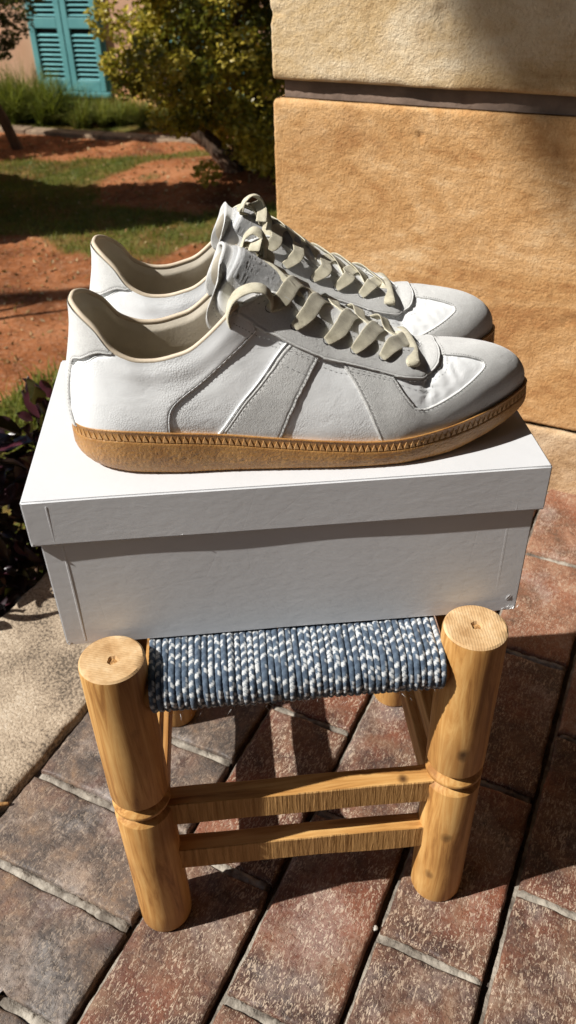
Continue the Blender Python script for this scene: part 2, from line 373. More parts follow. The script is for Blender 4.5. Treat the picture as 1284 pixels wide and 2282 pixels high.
def shoe_surf(a, q):
    """a in [0,1] round the outline from heel by the lateral (-y) side to toe and back; q 0 sole .. 1 top edge"""
    a = np.asarray(a, float) % 1.0; q = np.asarray(q, float)
    side = np.where(a <= .5, -1., 1.)
    ph = np.where(a <= .5, a, 1-a)*2*np.pi
    X = SL*(1-np.cos(ph))/2
    w = np.where(side < 0, _smooth(WP, WL, ph), _smooth(WP, WM, ph))
    yc = .006*np.clip((X-.15)/.15, 0, 1)**2
    z0 = _smooth(ZX, ZF, X)
    e = [_smooth(_ek, _ed[:, k], ph) for k in range(1, 7)]
    Fx, Fy, Fz = X, side*w, z0
    Ex, Ey, Ez = e[0], side*e[1], e[2]
    H = Ez-Fz
    hx, hy = Fx-Ex, Fy-Ey
    # outward normal (horizontal) approximated by ellipse direction
    nx = -np.cos(ph); ny = side*np.sin(ph)*1.6; nl = np.hypot(nx, ny); nx, ny = nx/nl, ny/nl
    bul = .0022
    P1 = (Fx+nx*bul, Fy+ny*bul, Fz+e[5]*H)
    P2 = (Ex+e[3]*hx, Ey+e[3]*hy, Ez-e[4]*H)
    b0, b1, b2, b3 = (1-q)**3, 3*q*(1-q)**2, 3*q*q*(1-q), q**3
    x = b0*Fx+b1*P1[0]+b2*P2[0]+b3*Ex
    y = b0*Fy+b1*P1[1]+b2*P2[1]+b3*Ey
    z = b0*Fz+b1*P1[2]+b2*P2[2]+b3*Ez
    y = y+.006*np.clip((x-.15)/.15, 0, 1)**2
    return np.stack([x, y, z], -1)
def shoe_norm(a, q):
    h = 1e-3
    du = shoe_surf(a+h, q)-shoe_surf(a-h, q)
    dv = shoe_surf(a, np.clip(q+h, 0, 1))-shoe_surf(a, np.clip(q-h, 0, 1))
    n = np.cross(du, dv); n /= (np.linalg.norm(n, axis=-1, keepdims=True)+1e-12)
    return n
# ================================================================== terrain
ANG = R(-30.5); E1 = np.array([math.cos(ANG), math.sin(ANG)]); E2 = np.array([-math.sin(ANG), math.cos(ANG)])
def tone_attr(o, name, vals):
    me = o.data; a = me.color_attributes.new(name, 'FLOAT_COLOR', 'POINT')
    v = np.ones((len(me.vertices), 4), 'f')
    if vals.ndim == 1: v[:, 0] = vals; v[:, 1] = vals; v[:, 2] = vals
    else: v[:, :3] = vals
    a.data.foreach_set('color', v.ravel())
def grass_mask(x, y):
    n = vfbm(x*3+50, y*3+50, 3)*.42
    lawn = np.clip(((y-(4.43-.375*(x+1.14)))+n)/.12, 0, 1)*np.clip((6.38-y+n*.6)/.10, 0, 1)
    mound = ((x-.12)/.80)**2+((y-5.45)/.62)**2
    lawn = lawn*np.clip((mound-1+n*.9)/.25, 0, 1)
    near = np.clip((2.50+1.25*(x+.79)-y+n*.8)/.15, 0, 1)
    tuft = np.clip(1-np.hypot(x+.326, y-5.55)/.10, 0, 1)
    border = np.clip((y-7.25+.35*(x+1.2))/.1, 0, 1)
    return np.clip(np.maximum.reduce([lawn, near, tuft, border]), 0, 1)
def ground_z(x, y):
    z = -.8+.03*vfbm(x*1.1+9, y*1.1+9, 5)+.012*vfbm(x*6+9, y*6+9, 8)
    z = z+.05*np.exp(-(((x-.25)/.6)**2+((y-5.5)/.5)**2))
    return z
def ground():
    xs = np.concatenate([[-90, -50, -25, -12, -7, -4.5], np.arange(-3.4, 2.0, .035), [3, 5, 9, 18, 40, 90]])
    ys = np.concatenate([[-60, -25, -10, -4, -1.5], np.arange(.2, 9.2, .045), [10, 12, 16, 25, 50, 110]])
    X, Y = np.meshgrid(xs, ys, indexing='ij'); Z = ground_z(X, Y)
    V = np.stack([X, Y, Z], -1).reshape(-1, 3)
    o = mesh('ground', V, grid_faces(len(xs), len(ys)), M['ground'], smooth=True, kind='structure')
    m = grass_mask(X, Y)*(.75+.5*vfbm(X*7+3, Y*7+3, 12)); far = (Y > 9) | (X < -3.4) | (X > 2) | (Y < .2)
    m = np.where(far, .9, m)
    tone_attr(o, 'cover', np.clip(m, 0, 1).reshape(-1))
ground()

def quad_leaves(name, P, size, m, parent=None, kind=None, tone=None, aspect=.5, seed=0, droop=0, fold=.25):
    """many small folded leaves: P (n,3) centres"""
    rs = np.random.RandomState(seed); n = len(P)
    d = rs.normal(size=(n, 3)); d[:, 2] = d[:, 2]*.6-droop; d /= np.linalg.norm(d, axis=1, keepdims=True)
    s = rs.normal(size=(n, 3)); s -= d*(s*d).sum(1, keepdims=True); s /= np.linalg.norm(s, axis=1, keepdims=True)
    nn = np.cross(d, s); L = (size*(.6+.8*rs.rand(n)))[:, None]
    W = L*aspect*.5
    tip = P+d*L*.55-nn*L*.08; base = P-d*L*.5; a = P+s*W+nn*L*fold*.4; b = P-s*W+nn*L*fold*.4
    V = np.stack([base, a, tip, b], 1).reshape(-1, 3)
    i = np.arange(n)[:, None]*4
    F = np.concatenate([i+np.array([[0, 1, 2]]), i+np.array([[0, 2, 3]])], 1).reshape(-1, 3)
    o = mesh(name, V, F, m, parent, kind=kind)
    t = rs.rand(n) if tone is None else np.clip(tone+rs.normal(size=n)*.16, 0, 1)
    tone_attr(o, 'tone', np.repeat(t, 4)); return o
def blades(name, P, h, wd, m, kind='stuff', seed=0, lean=.35, tone=None, parent=None, segs=1):
    rs = np.random.RandomState(seed); n = len(P); an = rs.rand(n)*2*np.pi
    dx = np.stack([np.cos(an), np.sin(an), np.zeros(n)], 1); sd_ = np.stack([-np.sin(an), np.cos(an), np.zeros(n)], 1)
    H = (h*(.55+.9*rs.rand(n)))[:, None]; ln = (lean*(rs.rand(n)*1.6))[:, None]
    rows = []
    for k in range(segs+1):
        f = k/segs; wv = wd*(1-f)**.7*.5
        c = P+dx*ln*H*f**1.8+np.array([0, 0, 1])*H*(f-.42*ln*f**2.4)
        rows += [c] if k == segs else [c-sd_*wv, c+sd_*wv]
    nv = len(rows); V = np.stack(rows, 1).reshape(-1, 3); i = np.arange(n)[:, None]*nv; F = []
    for k in range(segs-1):
        F.append(i+np.array([[2*k, 2*k+1, 2*k+3]])); F.append(i+np.array([[2*k, 2*k+3, 2*k+2]]))
    F.append(i+np.array([[nv-3, nv-2, nv-1]])); F = np.concatenate(F, 0)
    o = mesh(name, V, F, m, parent, kind=kind)
    t = rs.rand(n) if tone is None else np.clip(tone+rs.normal(size=n)*.15, 0, 1)
    tone_attr(o, 'tone', np.repeat(t, nv)); return o
def lawn():
    rs = np.random.RandomState(4); n = 90000
    x = -2.6+rs.rand(n)*3.7; y = 2.0+rs.rand(n)*4.6
    k = rs.rand(n) < grass_mask(x, y)*.95+.012; x, y = x[k], y[k]
    P = np.stack([x, y, ground_z(x, y)], 1)
    tone = .45+.6*vfbm(x*2+7, y*2+7, 21)
    o = blades('lawn_grass', P, np.where(rs.rand(len(x)) < .06, .055, .028), .0045, M['blade'], seed=5, lean=.6, tone=tone)
    tag(o, 'short patchy green lawn grass growing beyond the box', 'grass')
    n = 3200; x = -2.2+rs.rand(n)*3.3; y = 2.3+rs.rand(n)*4.8; k = (rs.rand(n) > grass_mask(x, y)*.7)
    x, y = x[k], y[k]; P = np.stack([x, y, ground_z(x, y)+.006], 1)
    o = quad_leaves('leaf_litter', P, .026, M['straw'], kind='stuff', seed=8)
    tag(o, 'dry leaves and crumbs scattered over the red soil', 'leaf litter')
lawn()

# ------------------------------------------------------------------ edging stones
def edging():
    a = np.array([-2.6, 7.85]); b = np.array([.55, 6.36]); L = np.linalg.norm(b-a); d = (b-a)/L; ang = math.atan2(d[1], d[0])
    t = thing('garden_edging', 'low line of pale edging stones along the planted bed below the house', 'garden edging', (a[0], a[1], -.80), ang)
    s = 0; rs = random.Random(3)
    while s < L:
        l = rs.uniform(.28, .42); bm = bevel_box((s, -.07, -.06), (s+l-.008, .07, .030+rs.uniform(-.004, .004)), .008, 2)
        bm_obj('stone', bm, M['edging'], t); s += l
edging()

# ------------------------------------------------------------------ house
def house():
    t = thing('house', 'pink plastered house with orange plinth and turquoise louvred shutters beyond the garden', 'house', (-.8097, 7.7524, -.8), R(-22))
    box('wall', (-5, .03, .19), (4.5, .35, 4.2), M['pink'], t, .004)
    box('plinth', (-5, .0, -.15), (4.5, .35, .188), M['orange'], t, .004)
    box('plinth_ledge', (-5, -.02, -.15), (4.5, .0, .045), M['orange'], t, .008)
    box('roof', (-5.3, -.4, 4.2), (4.8, 4.2, 4.32), M['orange'], t, .01)
    for cx in (-.288, 1.02):
        fr = box('window_frame', (cx-.36, .0, .215), (cx+.36, .028, 1.75), M['teal'], t, .004)
        box('window_sill', (cx-.37, -.045, .165), (cx+.37, .0, .212), M['teal'], t, .006)
        for s in (-1, 1):
            x0, x1 = (cx-.335, cx-.004) if s < 0 else (cx+.004, cx+.335)
            bm = bmesh.new()
            for lo, hi in (((x0, 0), (x0+.055, 1.53)), ((x1-.055, 0), (x1, 1.53)), ((x0+.055, 0), (x1-.055, .085)), ((x0+.055, .485), (x1-.055, .565)), ((x0+.055, 1.45), (x1-.055, 1.53))):
                b = bevel_box((lo[0], -.036, lo[1]+.215), (hi[0], -.002, hi[1]+.215), .003, 1)
                me = bpy.data.meshes.new('tmp'); b.to_mesh(me); b.free(); bm.from_mesh(me); bpy.data.meshes.remove(me)
            sh = bm_obj('shutter', bm, M['teal'], t)
            sh.location = (0, 0, 0)
            sb = bevel_box((x0+.05, .002, -.002), (x1-.05, .034, .0025), .001, 1)
            bmesh.ops.rotate(sb, verts=sb.verts[:], cent=((x0+x1)/2, .018, 0), matrix=Matrix.Rotation(R(33), 3, 'X'))
            me = bpy.data.meshes.new('slat'); sb.to_mesh(me); sb.free(); me.materials.append(M['teal'])
            z = .215+.098
            while z < .215+1.44:
                if not (.47 < z-.215 < .58):
                    o = obj('slat', me, sh); o.location = (0, -.034, z)
                z += .0375
            box('gap_shade_panel', (x0+.055, -.0035, .30), (x1-.055, -.001, 1.66), M['dark'], sh, 0)  # near-black sheet stands for the shade between the slats
house()

# ------------------------------------------------------------------ border grass
def border():
    rs = np.random.RandomState(11); P = []; H = []; T = []
    for i in range(95):
        f = rs.rand(); x = -2.7+f*2.9; base = 7.62-.43*(x+1.5)
        if x > .12: continue
        y = base+rs.rand()*.42-.02; big = x < -1.15
        n = 110; a = rs.rand(n)*6.28; r_ = rs.rand(n)*.05
        px = x+np.cos(a)*r_; py = y+np.sin(a)*r_
        P.append(np.stack([px, py, ground_z(px, py)], 1)); H.append(np.full(n, (.36 if big else .21)*(.75+.4*rs.rand())))
        T.append(np.full(n, (.32 if big else .62)+.1*rs.rand()))
    o = blades('border_grass', np.concatenate(P), np.concatenate(H), .009, M['blade'], seed=13, lean=.95, tone=np.concatenate(T), segs=4)
    tag(o, 'tufts of long arching border grass at the foot of the pink house', 'ornamental grass')
border()

# ------------------------------------------------------------------ trees
def limb(bm_pts, radii, n=10, wob=.0, seed=0):
    """tube along points with radii; returns V,F"""
    V = []; F = []; up = Vector((0, 0, 1)); N = len(bm_pts); rs = random.Random(seed)
    for i, p in enumerate(bm_pts):
        p = Vector(p); d = (Vector(bm_pts[min(i+1, N-1)])-Vector(bm_pts[max(i-1, 0)])).normalized()
        a = d.cross(Vector((0, 1, .1))).normalized(); b = d.cross(a)
        for k in range(n):
            t = 2*math.pi*k/n; rr = radii[i]*(1+wob*rs.uniform(-1, 1)); V.append(p+a*math.cos(t)*rr+b*math.sin(t)*rr)
    for i in range(N-1):
        for k in range(n): F.append((i*n+k, i*n+(k+1) % n, (i+1)*n+(k+1) % n, (i+1)*n+k))
    F.append(tuple(range(n))[::-1]); F.append(tuple((N-1)*n+k for k in range(n)))
    return V, F
def curve_pts(P, sub=6):
    P = [Vector(p) for p in P]; out = []
    for i in range(len(P)-1):
        p0, p1, p2, p3 = P[max(i-1, 0)], P[i], P[i+1], P[min(i+2, len(P)-1)]
        for k in range(sub):
            t = k/sub; out.append(.5*((2*p1)+(-p0+p2)*t+(2*p0-5*p1+4*p2-p3)*t*t+(-p0+3*p1-3*p2+p3)*t**3))
    out.append(P[-1]); return out
def add_limbs(t, name, paths, m=None):
    V, F = [], []
    for j, (pts, r0, r1) in enumerate(paths):
        c = curve_pts(pts); rr = [r0+(r1-r0)*i/(len(c)-1) for i in range(len(c))]
        v, f = limb(c, rr, 9, .08, j); k = len(V); V += v; F += [tuple(a+k for a in ff) for ff in f]
    return mesh(name, [tuple(v) for v in V], F, m or M['bark'], t, smooth=True)
def clumps(cs, n_per, spread, seed):
    rs = np.random.RandomState(seed); out = []; ton = []
    for (c, r) in cs:
        d = rs.normal(size=(n_per, 3)); d /= np.linalg.norm(d, axis=1, keepdims=True)
        out.append(np.array(c)+d*(r*(.35+.65*rs.rand(n_per)**.5))[:, None]*np.array([1, 1, .8])); ton.append(np.full(n_per, rs.rand()))
    return np.concatenate(out), np.concatenate(ton)
def main_tree():
    o = (.27, 5.5, -.8)
    t = thing('garden_tree', 'bushy olive green tree on a crooked leaning trunk beside the sandstone wall', 'tree', o)
    add_limbs(t, 'trunk', [([(0.03, 0, -.05), (-.04, .03, .10), (-.15, .08, .22), (-.29, .1, .33), (-.37, .1, .50), (-.42, .1, .75), (-.3, .15, 1.2)], .075, .03)])
    add_limbs(t, 'branch', [([(-.05, .03, .11), (.10, .05, .3), (.16, .1, .7), (.1, .1, 1.2)], .04, .015)])
    add_limbs(t, 'branch', [([(-.29, .1, .33), (-.15, .0, .5), (.0, -.1, .8), (.15, -.1, 1.2)], .035, .012)])
    rs = np.random.RandomState(21); cs = []
    while len(cs) < 390:
        x = -.75+rs.rand()**.85*1.65; y = -.75+rs.rand()*1.5; z = .06+rs.rand()**1.25*1.9     # relative to base
        wx = x+o[0]; wz = z+o[2]
        # left outline leans in towards the trunk lower down
        left = -.62 if wz > .05 else np.interp(wz, [-.6, -.25, .05], [-.12, -.50, -.60])
        if wz < -.38: left = max(left, -.05+.3*rs.rand())
        if wx-.09 < left: continue
        if wz < -.66 and wx < .22: continue
        if ((x-.05)/.85)**2+(y/.8)**2+((z-1.1)/1.15)**2 > 1.05: continue
        cs.append(((x, y, z), .085+.075*rs.rand()))
    P, T = clumps(cs, 190, 1, 22)
    k = rs.rand(len(P)) < 1.0
    quad_leaves('crown', P[k], .036, M['leaf_green'], t, tone=T[k]*.75+.15, aspect=.62, seed=23, kind='stuff')
main_tree()
def left_tree():
    o = (-1.50, 6.75, -.8)
    t = thing('leaning_tree', 'small dark leaved tree at the left edge with a pale leaning trunk', 'tree', o)
    add_limbs(t, 'trunk', [([(.07, 0, -.05), (-.02, 0, .25), (-.16, .02, .6), (-.12, .0, 1.1), (.0, 0, 1.5)], .045, .02)], M['bark'])
    rs = np.random.RandomState(31); cs = []
    while len(cs) < 55:
        x = -.55+rs.rand()*1.1; y = -.2+rs.rand()*.5; z = .45+rs.rand()*1.3
        right = np.interp(z, [.5, .72, .9, 1.2], [.10, .32, .42, .48])
        if x+.06 > right: continue
        if z < .62+.25*max(0, -x-.1): continue
        cs.append(((x, y, z), .07+.06*rs.rand()))
    P, T = clumps(cs, 170, 1, 32)
    quad_leaves('crown', P, .034, M['leaf_dark'], t, tone=T*.7+.1, aspect=.6, seed=33, kind='stuff')
left_tree()
def hedge():
    # unseen hedge added on the left, height shaped for the lawn's shade
    t = thing('lawn_shade_hedge', 'tall dark green hedge added out of view left of the lawn to throw shade across it', 'hedge', (-2.4, 4.3, -.8))
    rs = np.random.RandomState(41); n = 26000
    y = rs.rand(n)*1.7; top = np.interp(y, [0, .4, .75, 1.2, 1.7], [2.9, 2.6, 1.7, .8, .3]); x = -.6+rs.rand(n)*1.2; z = rs.rand(n)*top
    P = np.stack([x, y, z], 1)
    quad_leaves('foliage', P, .10, M['leaf_dark'], t, aspect=.7, seed=42, kind='stuff')
    add_limbs(t, 'trunk', [([(0, yy, -.05), (.03, yy, .6), (0, yy, 1.0 if yy < 1.3 else .6)], .05, .02) for yy in (.3, .8, 1.35)])
    t2 = thing('soil_shade_shrub', 'round dark shrub added out of view to shade the bare soil strip before the house', 'shrub', (-2.75, 6.65, -.8))  # unseen shrub put in so its shadow darkens the soil strip
    cs = [((rs.normal()*.28, rs.normal()*.14, .2+rs.rand()*1.5), .16) for _ in range(60)]
    P, T = clumps(cs, 120, 1, 44); quad_leaves('foliage', P, .07, M['leaf_dark'], t2, tone=T*.7, aspect=.7, seed=43, kind='stuff')
    add_limbs(t2, 'trunk', [([(0, 0, -.05), (.03, 0, .5), (0, .02, 1.2)], .05, .02)])
    # two thin bare saplings: their shadows cross the red soil
    for (x, y, pts, lb) in ((-2.0, 3.2, [(0, 0, 0), (.1, .05, .5), (.02, .02, 1.0), (-.12, .12, 1.5), (.02, .42, 2.3)], 'thin bare sapling bent away from the camera, left of the soil'),
                            (-2.1, 3.1, [(0, 0, 0), (-.1, -.02, .5), (.05, .0, 1.1), (.02, .04, 1.8), (.1, .1, 2.4)], 'thin straight bare sapling left of the soil')):
        s = thing('sapling', lb, 'sapling', (x, y, -.8)); add_limbs(s, 'trunk', [(pts, .022, .012)])
hedge()

def purple_shrub():
    t = thing('purple_shrub', 'dark burgundy leaved shrub beside the paving left of the white box', 'shrub', (-.42, .62, -.8))
    rs = np.random.RandomState(51)
    cs = []
    while len(cs) < 150:
        x, y, z = -.42+rs.rand()*.80, -.50+rs.rand()*.85, .20+rs.rand()*.86
        wx, wy, wz = x-.42, y+.62, z-.8
        if (x/.42)**2+(y/.50)**2+((z-.55)/.50)**2 > 1: continue
        # keep off the paving and the box
        s_ = wx*E1[0]+wy*E1[1]
        if wz < .06 and s_ > -.42: continue
        if s_ > -.31: continue
        if wx > -.055 and wy > -.1 and wz > .25: continue
        cs.append((x, y, z))
    paths = []
    for i, c in enumerate(cs):
        if i % 2 == 0: paths.append(([(rs.normal()*.03, rs.normal()*.03, 0), (c[0]*.4, c[1]*.4, c[2]*.5), tuple(c)], .008, .0018))
    for i in range(5):
        c = [(-.0+.05*i, .02-.04*i, .97+.04*(i % 2)), (.08, -.12, 1.0), (.0, -.05, 1.12), (.10, .02, .96), (.03, .1, 1.05)][i]
        paths.append(([(0, 0, .3), (c[0]*.6, c[1]*.6, .65), c], .006, .0015)); cs.append(c)
    m = M['bark']; add_limbs(t, 'stem', paths, m)
    # one leaf mesh shared, folded along the midrib
    L = .044; nl = 7; V = []; F = []
    for i in range(nl):
        f = i/(nl-1); wv = L*.33*math.sin(math.pi*min(1, f*.97+.03))**.8*(1-.25*f); x = f*L; zc = .010*math.sin(f*2.4)
        V += [(x, -wv, zc+.004), (x, 0, zc-.0015), (x, wv, zc+.004)]
    for i in range(nl-1):
        for k in range(2): F.append((i*3+k, (i+1)*3+k, (i+1)*3+k+1, i*3+k+1))
    metas = []
    for v in range(6):
        o0 = mesh('leaf', V, F, M['leaf_purple'], t, smooth=True); tone_attr(o0, 'tone', np.full(len(V), v/5.)); metas.append(o0.data)
        if v: bpy.data.objects.remove(o0)
        else: first = o0
    pts = []
    for c in cs:
        for k in range(46):
            d = Vector(rs.normal(size=3)).normalized(); pts.append((Vector(c)+d*(.02+.06*rs.rand()), d))
    # nearest the camera / paving first: those are leaf parts
    camL = Vector(CAM)-Vector((-.42, .62, -.8))
    def ok(p):
        wx, wy, wz = p[0][0]-.42, p[0][1]+.62, p[0][2]-.8
        if wz > -.02 and wx > -.035 and wy > -.1: return False
        s_ = wx*E1[0]+wy*E1[1]
        return s_ < -.345 or wz > .035
    pts = [p for p in pts if ok(p)]
    pts.sort(key=lambda p: (p[0]-camL).length+ (.25 if (p[0]-camL).normalized().dot(Vector(_f)) < .80 else 0))
    def mat_for(p, d):
        z = Vector(d); q = z.to_track_quat('X', 'Z').to_matrix().to_4x4()
        return Matrix.Translation(p) @ q @ Matrix.Rotation(rs.rand()*6.28, 4, 'X') @ Matrix.Scale(.6+.7*rs.rand(), 4)
    bpy.data.objects.remove(first)
    for p, d in pts[:290]:
        o = obj('leaf', metas[rs.randint(6)], t); o.matrix_local = mat_for(p, d)
    V2, F2, T2 = [], [], []
    for p, d in pts[290:]:
        mm = mat_for(p, d); k = len(V2); V2 += [tuple(mm @ Vector(v)) for v in V]; F2 += [tuple(a+k for a in f) for f in F]; T2 += [rs.rand()]*len(V)
    o = mesh('foliage', V2, F2, M['leaf_purple'], t, smooth=True, kind='stuff'); tone_attr(o, 'tone', np.array(T2))
purple_shrub()
def weed():
    # green weeds between the shrub and the garden
    rs = np.random.RandomState(61); n = 5200
    x = -.95+rs.rand(n)*.9; y = 1.25+rs.rand(n)*1.9; P = np.stack([x, y, ground_z(x, y)], 1)
    k = (vfbm(x*4, y*4, 77) > -.15) & (y < 2.42+1.25*(x+.79)); P = P[k]
    o = blades('weeds', P, .09, .008, M['blade'], seed=62, lean=.8, tone=.55, segs=2)
    tag(o, 'bright green weeds behind the burgundy shrub', 'weeds')
weed()

# ================================================================== terrace
def terrace():
    P = obj('pavement', None); P['kind'] = 'structure'
    me = bpy.data.meshes.new('pavement'); bm = bevel_box((-.372, -1.6, -1.0), (2.8, .95, -.013), 0)
    bm.to_mesh(me); bm.free(); me.materials.append(M['bed'])
    bpy.data.objects.remove(P); P = obj('pavement', me, None, 'structure'); P.rotation_euler = (0, 0, ANG)
    rs = random.Random(17)
    def brick(name, s0, s1, t0, t1, m, z=0, amp=.0007, th=.018, edge=.0035):
        cx, cy = (s0+s1)/2, (t0+t1)/2; hx, hy = (s1-s0)/2, (t1-t0)/2
        st = .0045 if (t1 < .55 and s1 < .75) else .009
        if name != 'brick': st = .008
        def line(h):
            n = max(4, int(2*h/st)); L = [-h, -h+.0006, -h+.0016, -h+.003]; L += list(np.linspace(-h+.005, h-.005, n)); L += [h-.003, h-.0016, h-.0006, h]; return np.array(L)
        xs, ys = line(hx), line(hy); X, Y = np.meshgrid(xs, ys, indexing='ij'); sd = rs.randint(0, 9999); ox, oy = rs.random()*40+50, rs.random()*40+50
        d = np.minimum(hx-np.abs(X), hy-np.abs(Y)); e = edge*(.6+1.2*np.clip(vfbm(X*60+ox, Y*60+oy, sd)+.5, 0, 1))
        f = np.clip(d/e, 0, 1); Z = -e*.75*(1-np.sqrt(1-(1-f)**2))+amp*2*vfbm(X*70+ox, Y*70+oy, sd+5, 3)*f+.0011*vfbm(X*14+ox, Y*14+oy, sd+9)
        X2 = X+np.where(np.abs(X) > hx*.9, .0022*vfbm(Y*45+ox, X*9+oy, sd+2), 0); Y2 = Y+np.where(np.abs(Y) > hy*.9, .0022*vfbm(X*45+ox, Y*9+oy, sd+3), 0)
        nx, ny = len(xs), len(ys); V = np.stack([X2, Y2, Z], -1).reshape(-1, 3).tolist(); F = grid_faces(nx, ny)
        ring = [i*ny for i in range(nx)]+[(nx-1)*ny+k for k in range(1, ny)]+[i*ny+ny-1 for i in range(nx-2, -1, -1)]+[k for k in range(ny-2, 0, -1)]
        b0 = len(V); V += [[V[i][0], V[i][1], -th] for i in ring]
        for k in range(len(ring)):
            j = (k+1) % len(ring); F.append((ring[k], b0+k, b0+j, ring[j]))
        o = mesh(name, V, F, m, P, smooth=True); o.location = (cx, cy, z+rs.uniform(-.0008, .0008)); o.rotation_euler = (rs.uniform(-.004, .004), rs.uniform(-.004, .004), rs.uniform(-.006, .006))
        return o
    MB = []
    def mortar(s0, s1, t0, t1, z):
        MB.append((s0, s1, t0, t1, z))
    # coping slabs at the terrace edge
    for t0, t1 in ((-.62, -.10), (-.092, .46), (.468, .94)):
        brick('slab', -.368, -.172, t0, t1, M['slab'], .001, .0004, .03, .006)
    # header course, grey
    t = .0695-.0985*6
    while t < .83:
        brick('brick', -.163, .0235, t+.0048, min(t+.0985-.0048, .83), M['paver_grey'] if t < .36 else M['paver_tan'])
        mortar(-.161, .022, t-.0065, t+.0065, -.0010); t += .0985
    s = .0305; k = 0
    while s < 1.9:
        wd = .0955 if k < 4 else .096; off = .060 if k % 2 == 0 else .155
        t = off-.1992*3
        while t < .83:
            t1 = min(t+.1992-.0048, .83)
            if t1-t > .02 and not (s > 1.2 and t < -.3):
                far = t > .33
                m = M['paver_tan'] if far else (M['paver_red'])
                brick('brick', s, s+wd, t+.004, t1, m)
            mortar(s+.001, s+wd-.001, t-.0065, t+.0065, -.0014); t += .1992
        # thin mortar strip clinging along one side of the long joint
        mortar(s-.0032, s+.0020, -.55, .83, -.0020)
        s += .1035; k += 1
    V, F = [], []
    for (s0, s1, t0, t1, z) in MB:
        ns = max(2, int((s1-s0)/.0035)+1); ntt = max(3, int((t1-t0)/.0035)+1)
        xs = np.linspace(s0, s1, ns); ys = np.linspace(t0, t1, ntt); X, Y = np.meshgrid(xs, ys, indexing='ij')
        Z = z+.0036*vfbm(X*220+99, Y*220+99, 4, 2)-.0012+.003*vfbm(X*30+9, Y*30+9, 14, 2)
        X = X+.0012*vfbm(X*150+30, Y*150+30, 6, 2); Y = Y+.0012*vfbm(X*150+60, Y*150+60, 7, 2)
        Z[0, :] = z-.006; Z[-1, :] = z-.006; Z[:, 0] = z-.006; Z[:, -1] = z-.006
        b = len(V); V += np.stack([X, Y, Z], -1).reshape(-1, 3).tolist(); F += [tuple(a+b for a in f) for f in grid_faces(ns, ntt)]
    mesh('mortar', V, F, M['mortar'], P, smooth=True, kind='stuff')
    # spilled white lime over the joint in the lower left corner
    xs = np.linspace(-.158, -.045, 60); ys = np.linspace(-.139, -.118, 18); X, Y = np.meshgrid(xs, ys, indexing='ij')
    w_ = 1-np.abs((Y+.1285)/.0105)**2; Z = -.004+.0065*np.clip(w_+.5*vfbm(X*160+9, Y*160+9, 91), 0, 1)
    mesh('spilled_lime', np.stack([X, Y, Z], -1).reshape(-1, 3), grid_faces(60, 18), M['torn'], P, smooth=True)
    # loose bits of lime in the joints
    def pebble(name, s, t, z, r, m):
        bm = bmesh.new(); bmesh.ops.create_icosphere(bm, subdivisions=2, radius=r)
        for v in bm.verts: v.co *= 1+.35*mnoise.noise(v.co*200+Vector((s*90, t*90, 0)))
        for v in bm.verts: v.co.z *= .55
        o = bm_obj(name, bm, m, P); o.location = (s, t, z-.0012)
    for s, t, r in ((.2307, .066, .0030), (.262, .815, .004)):
        pebble('lime_crumb', s, t, -.001, r, M['lime'])
terrace()

# small dry twig lying in the slab joint
tw = add_limbs(None, 'twig', [([(-.160, .094, .003), (-.142, .101, .006), (-.128, .104, .003)], .0028, .0018)], M['straw'] if False else M['pith'])
tag(tw, 'short orange brown twig lying in the joint beside the pale slab', 'twig')

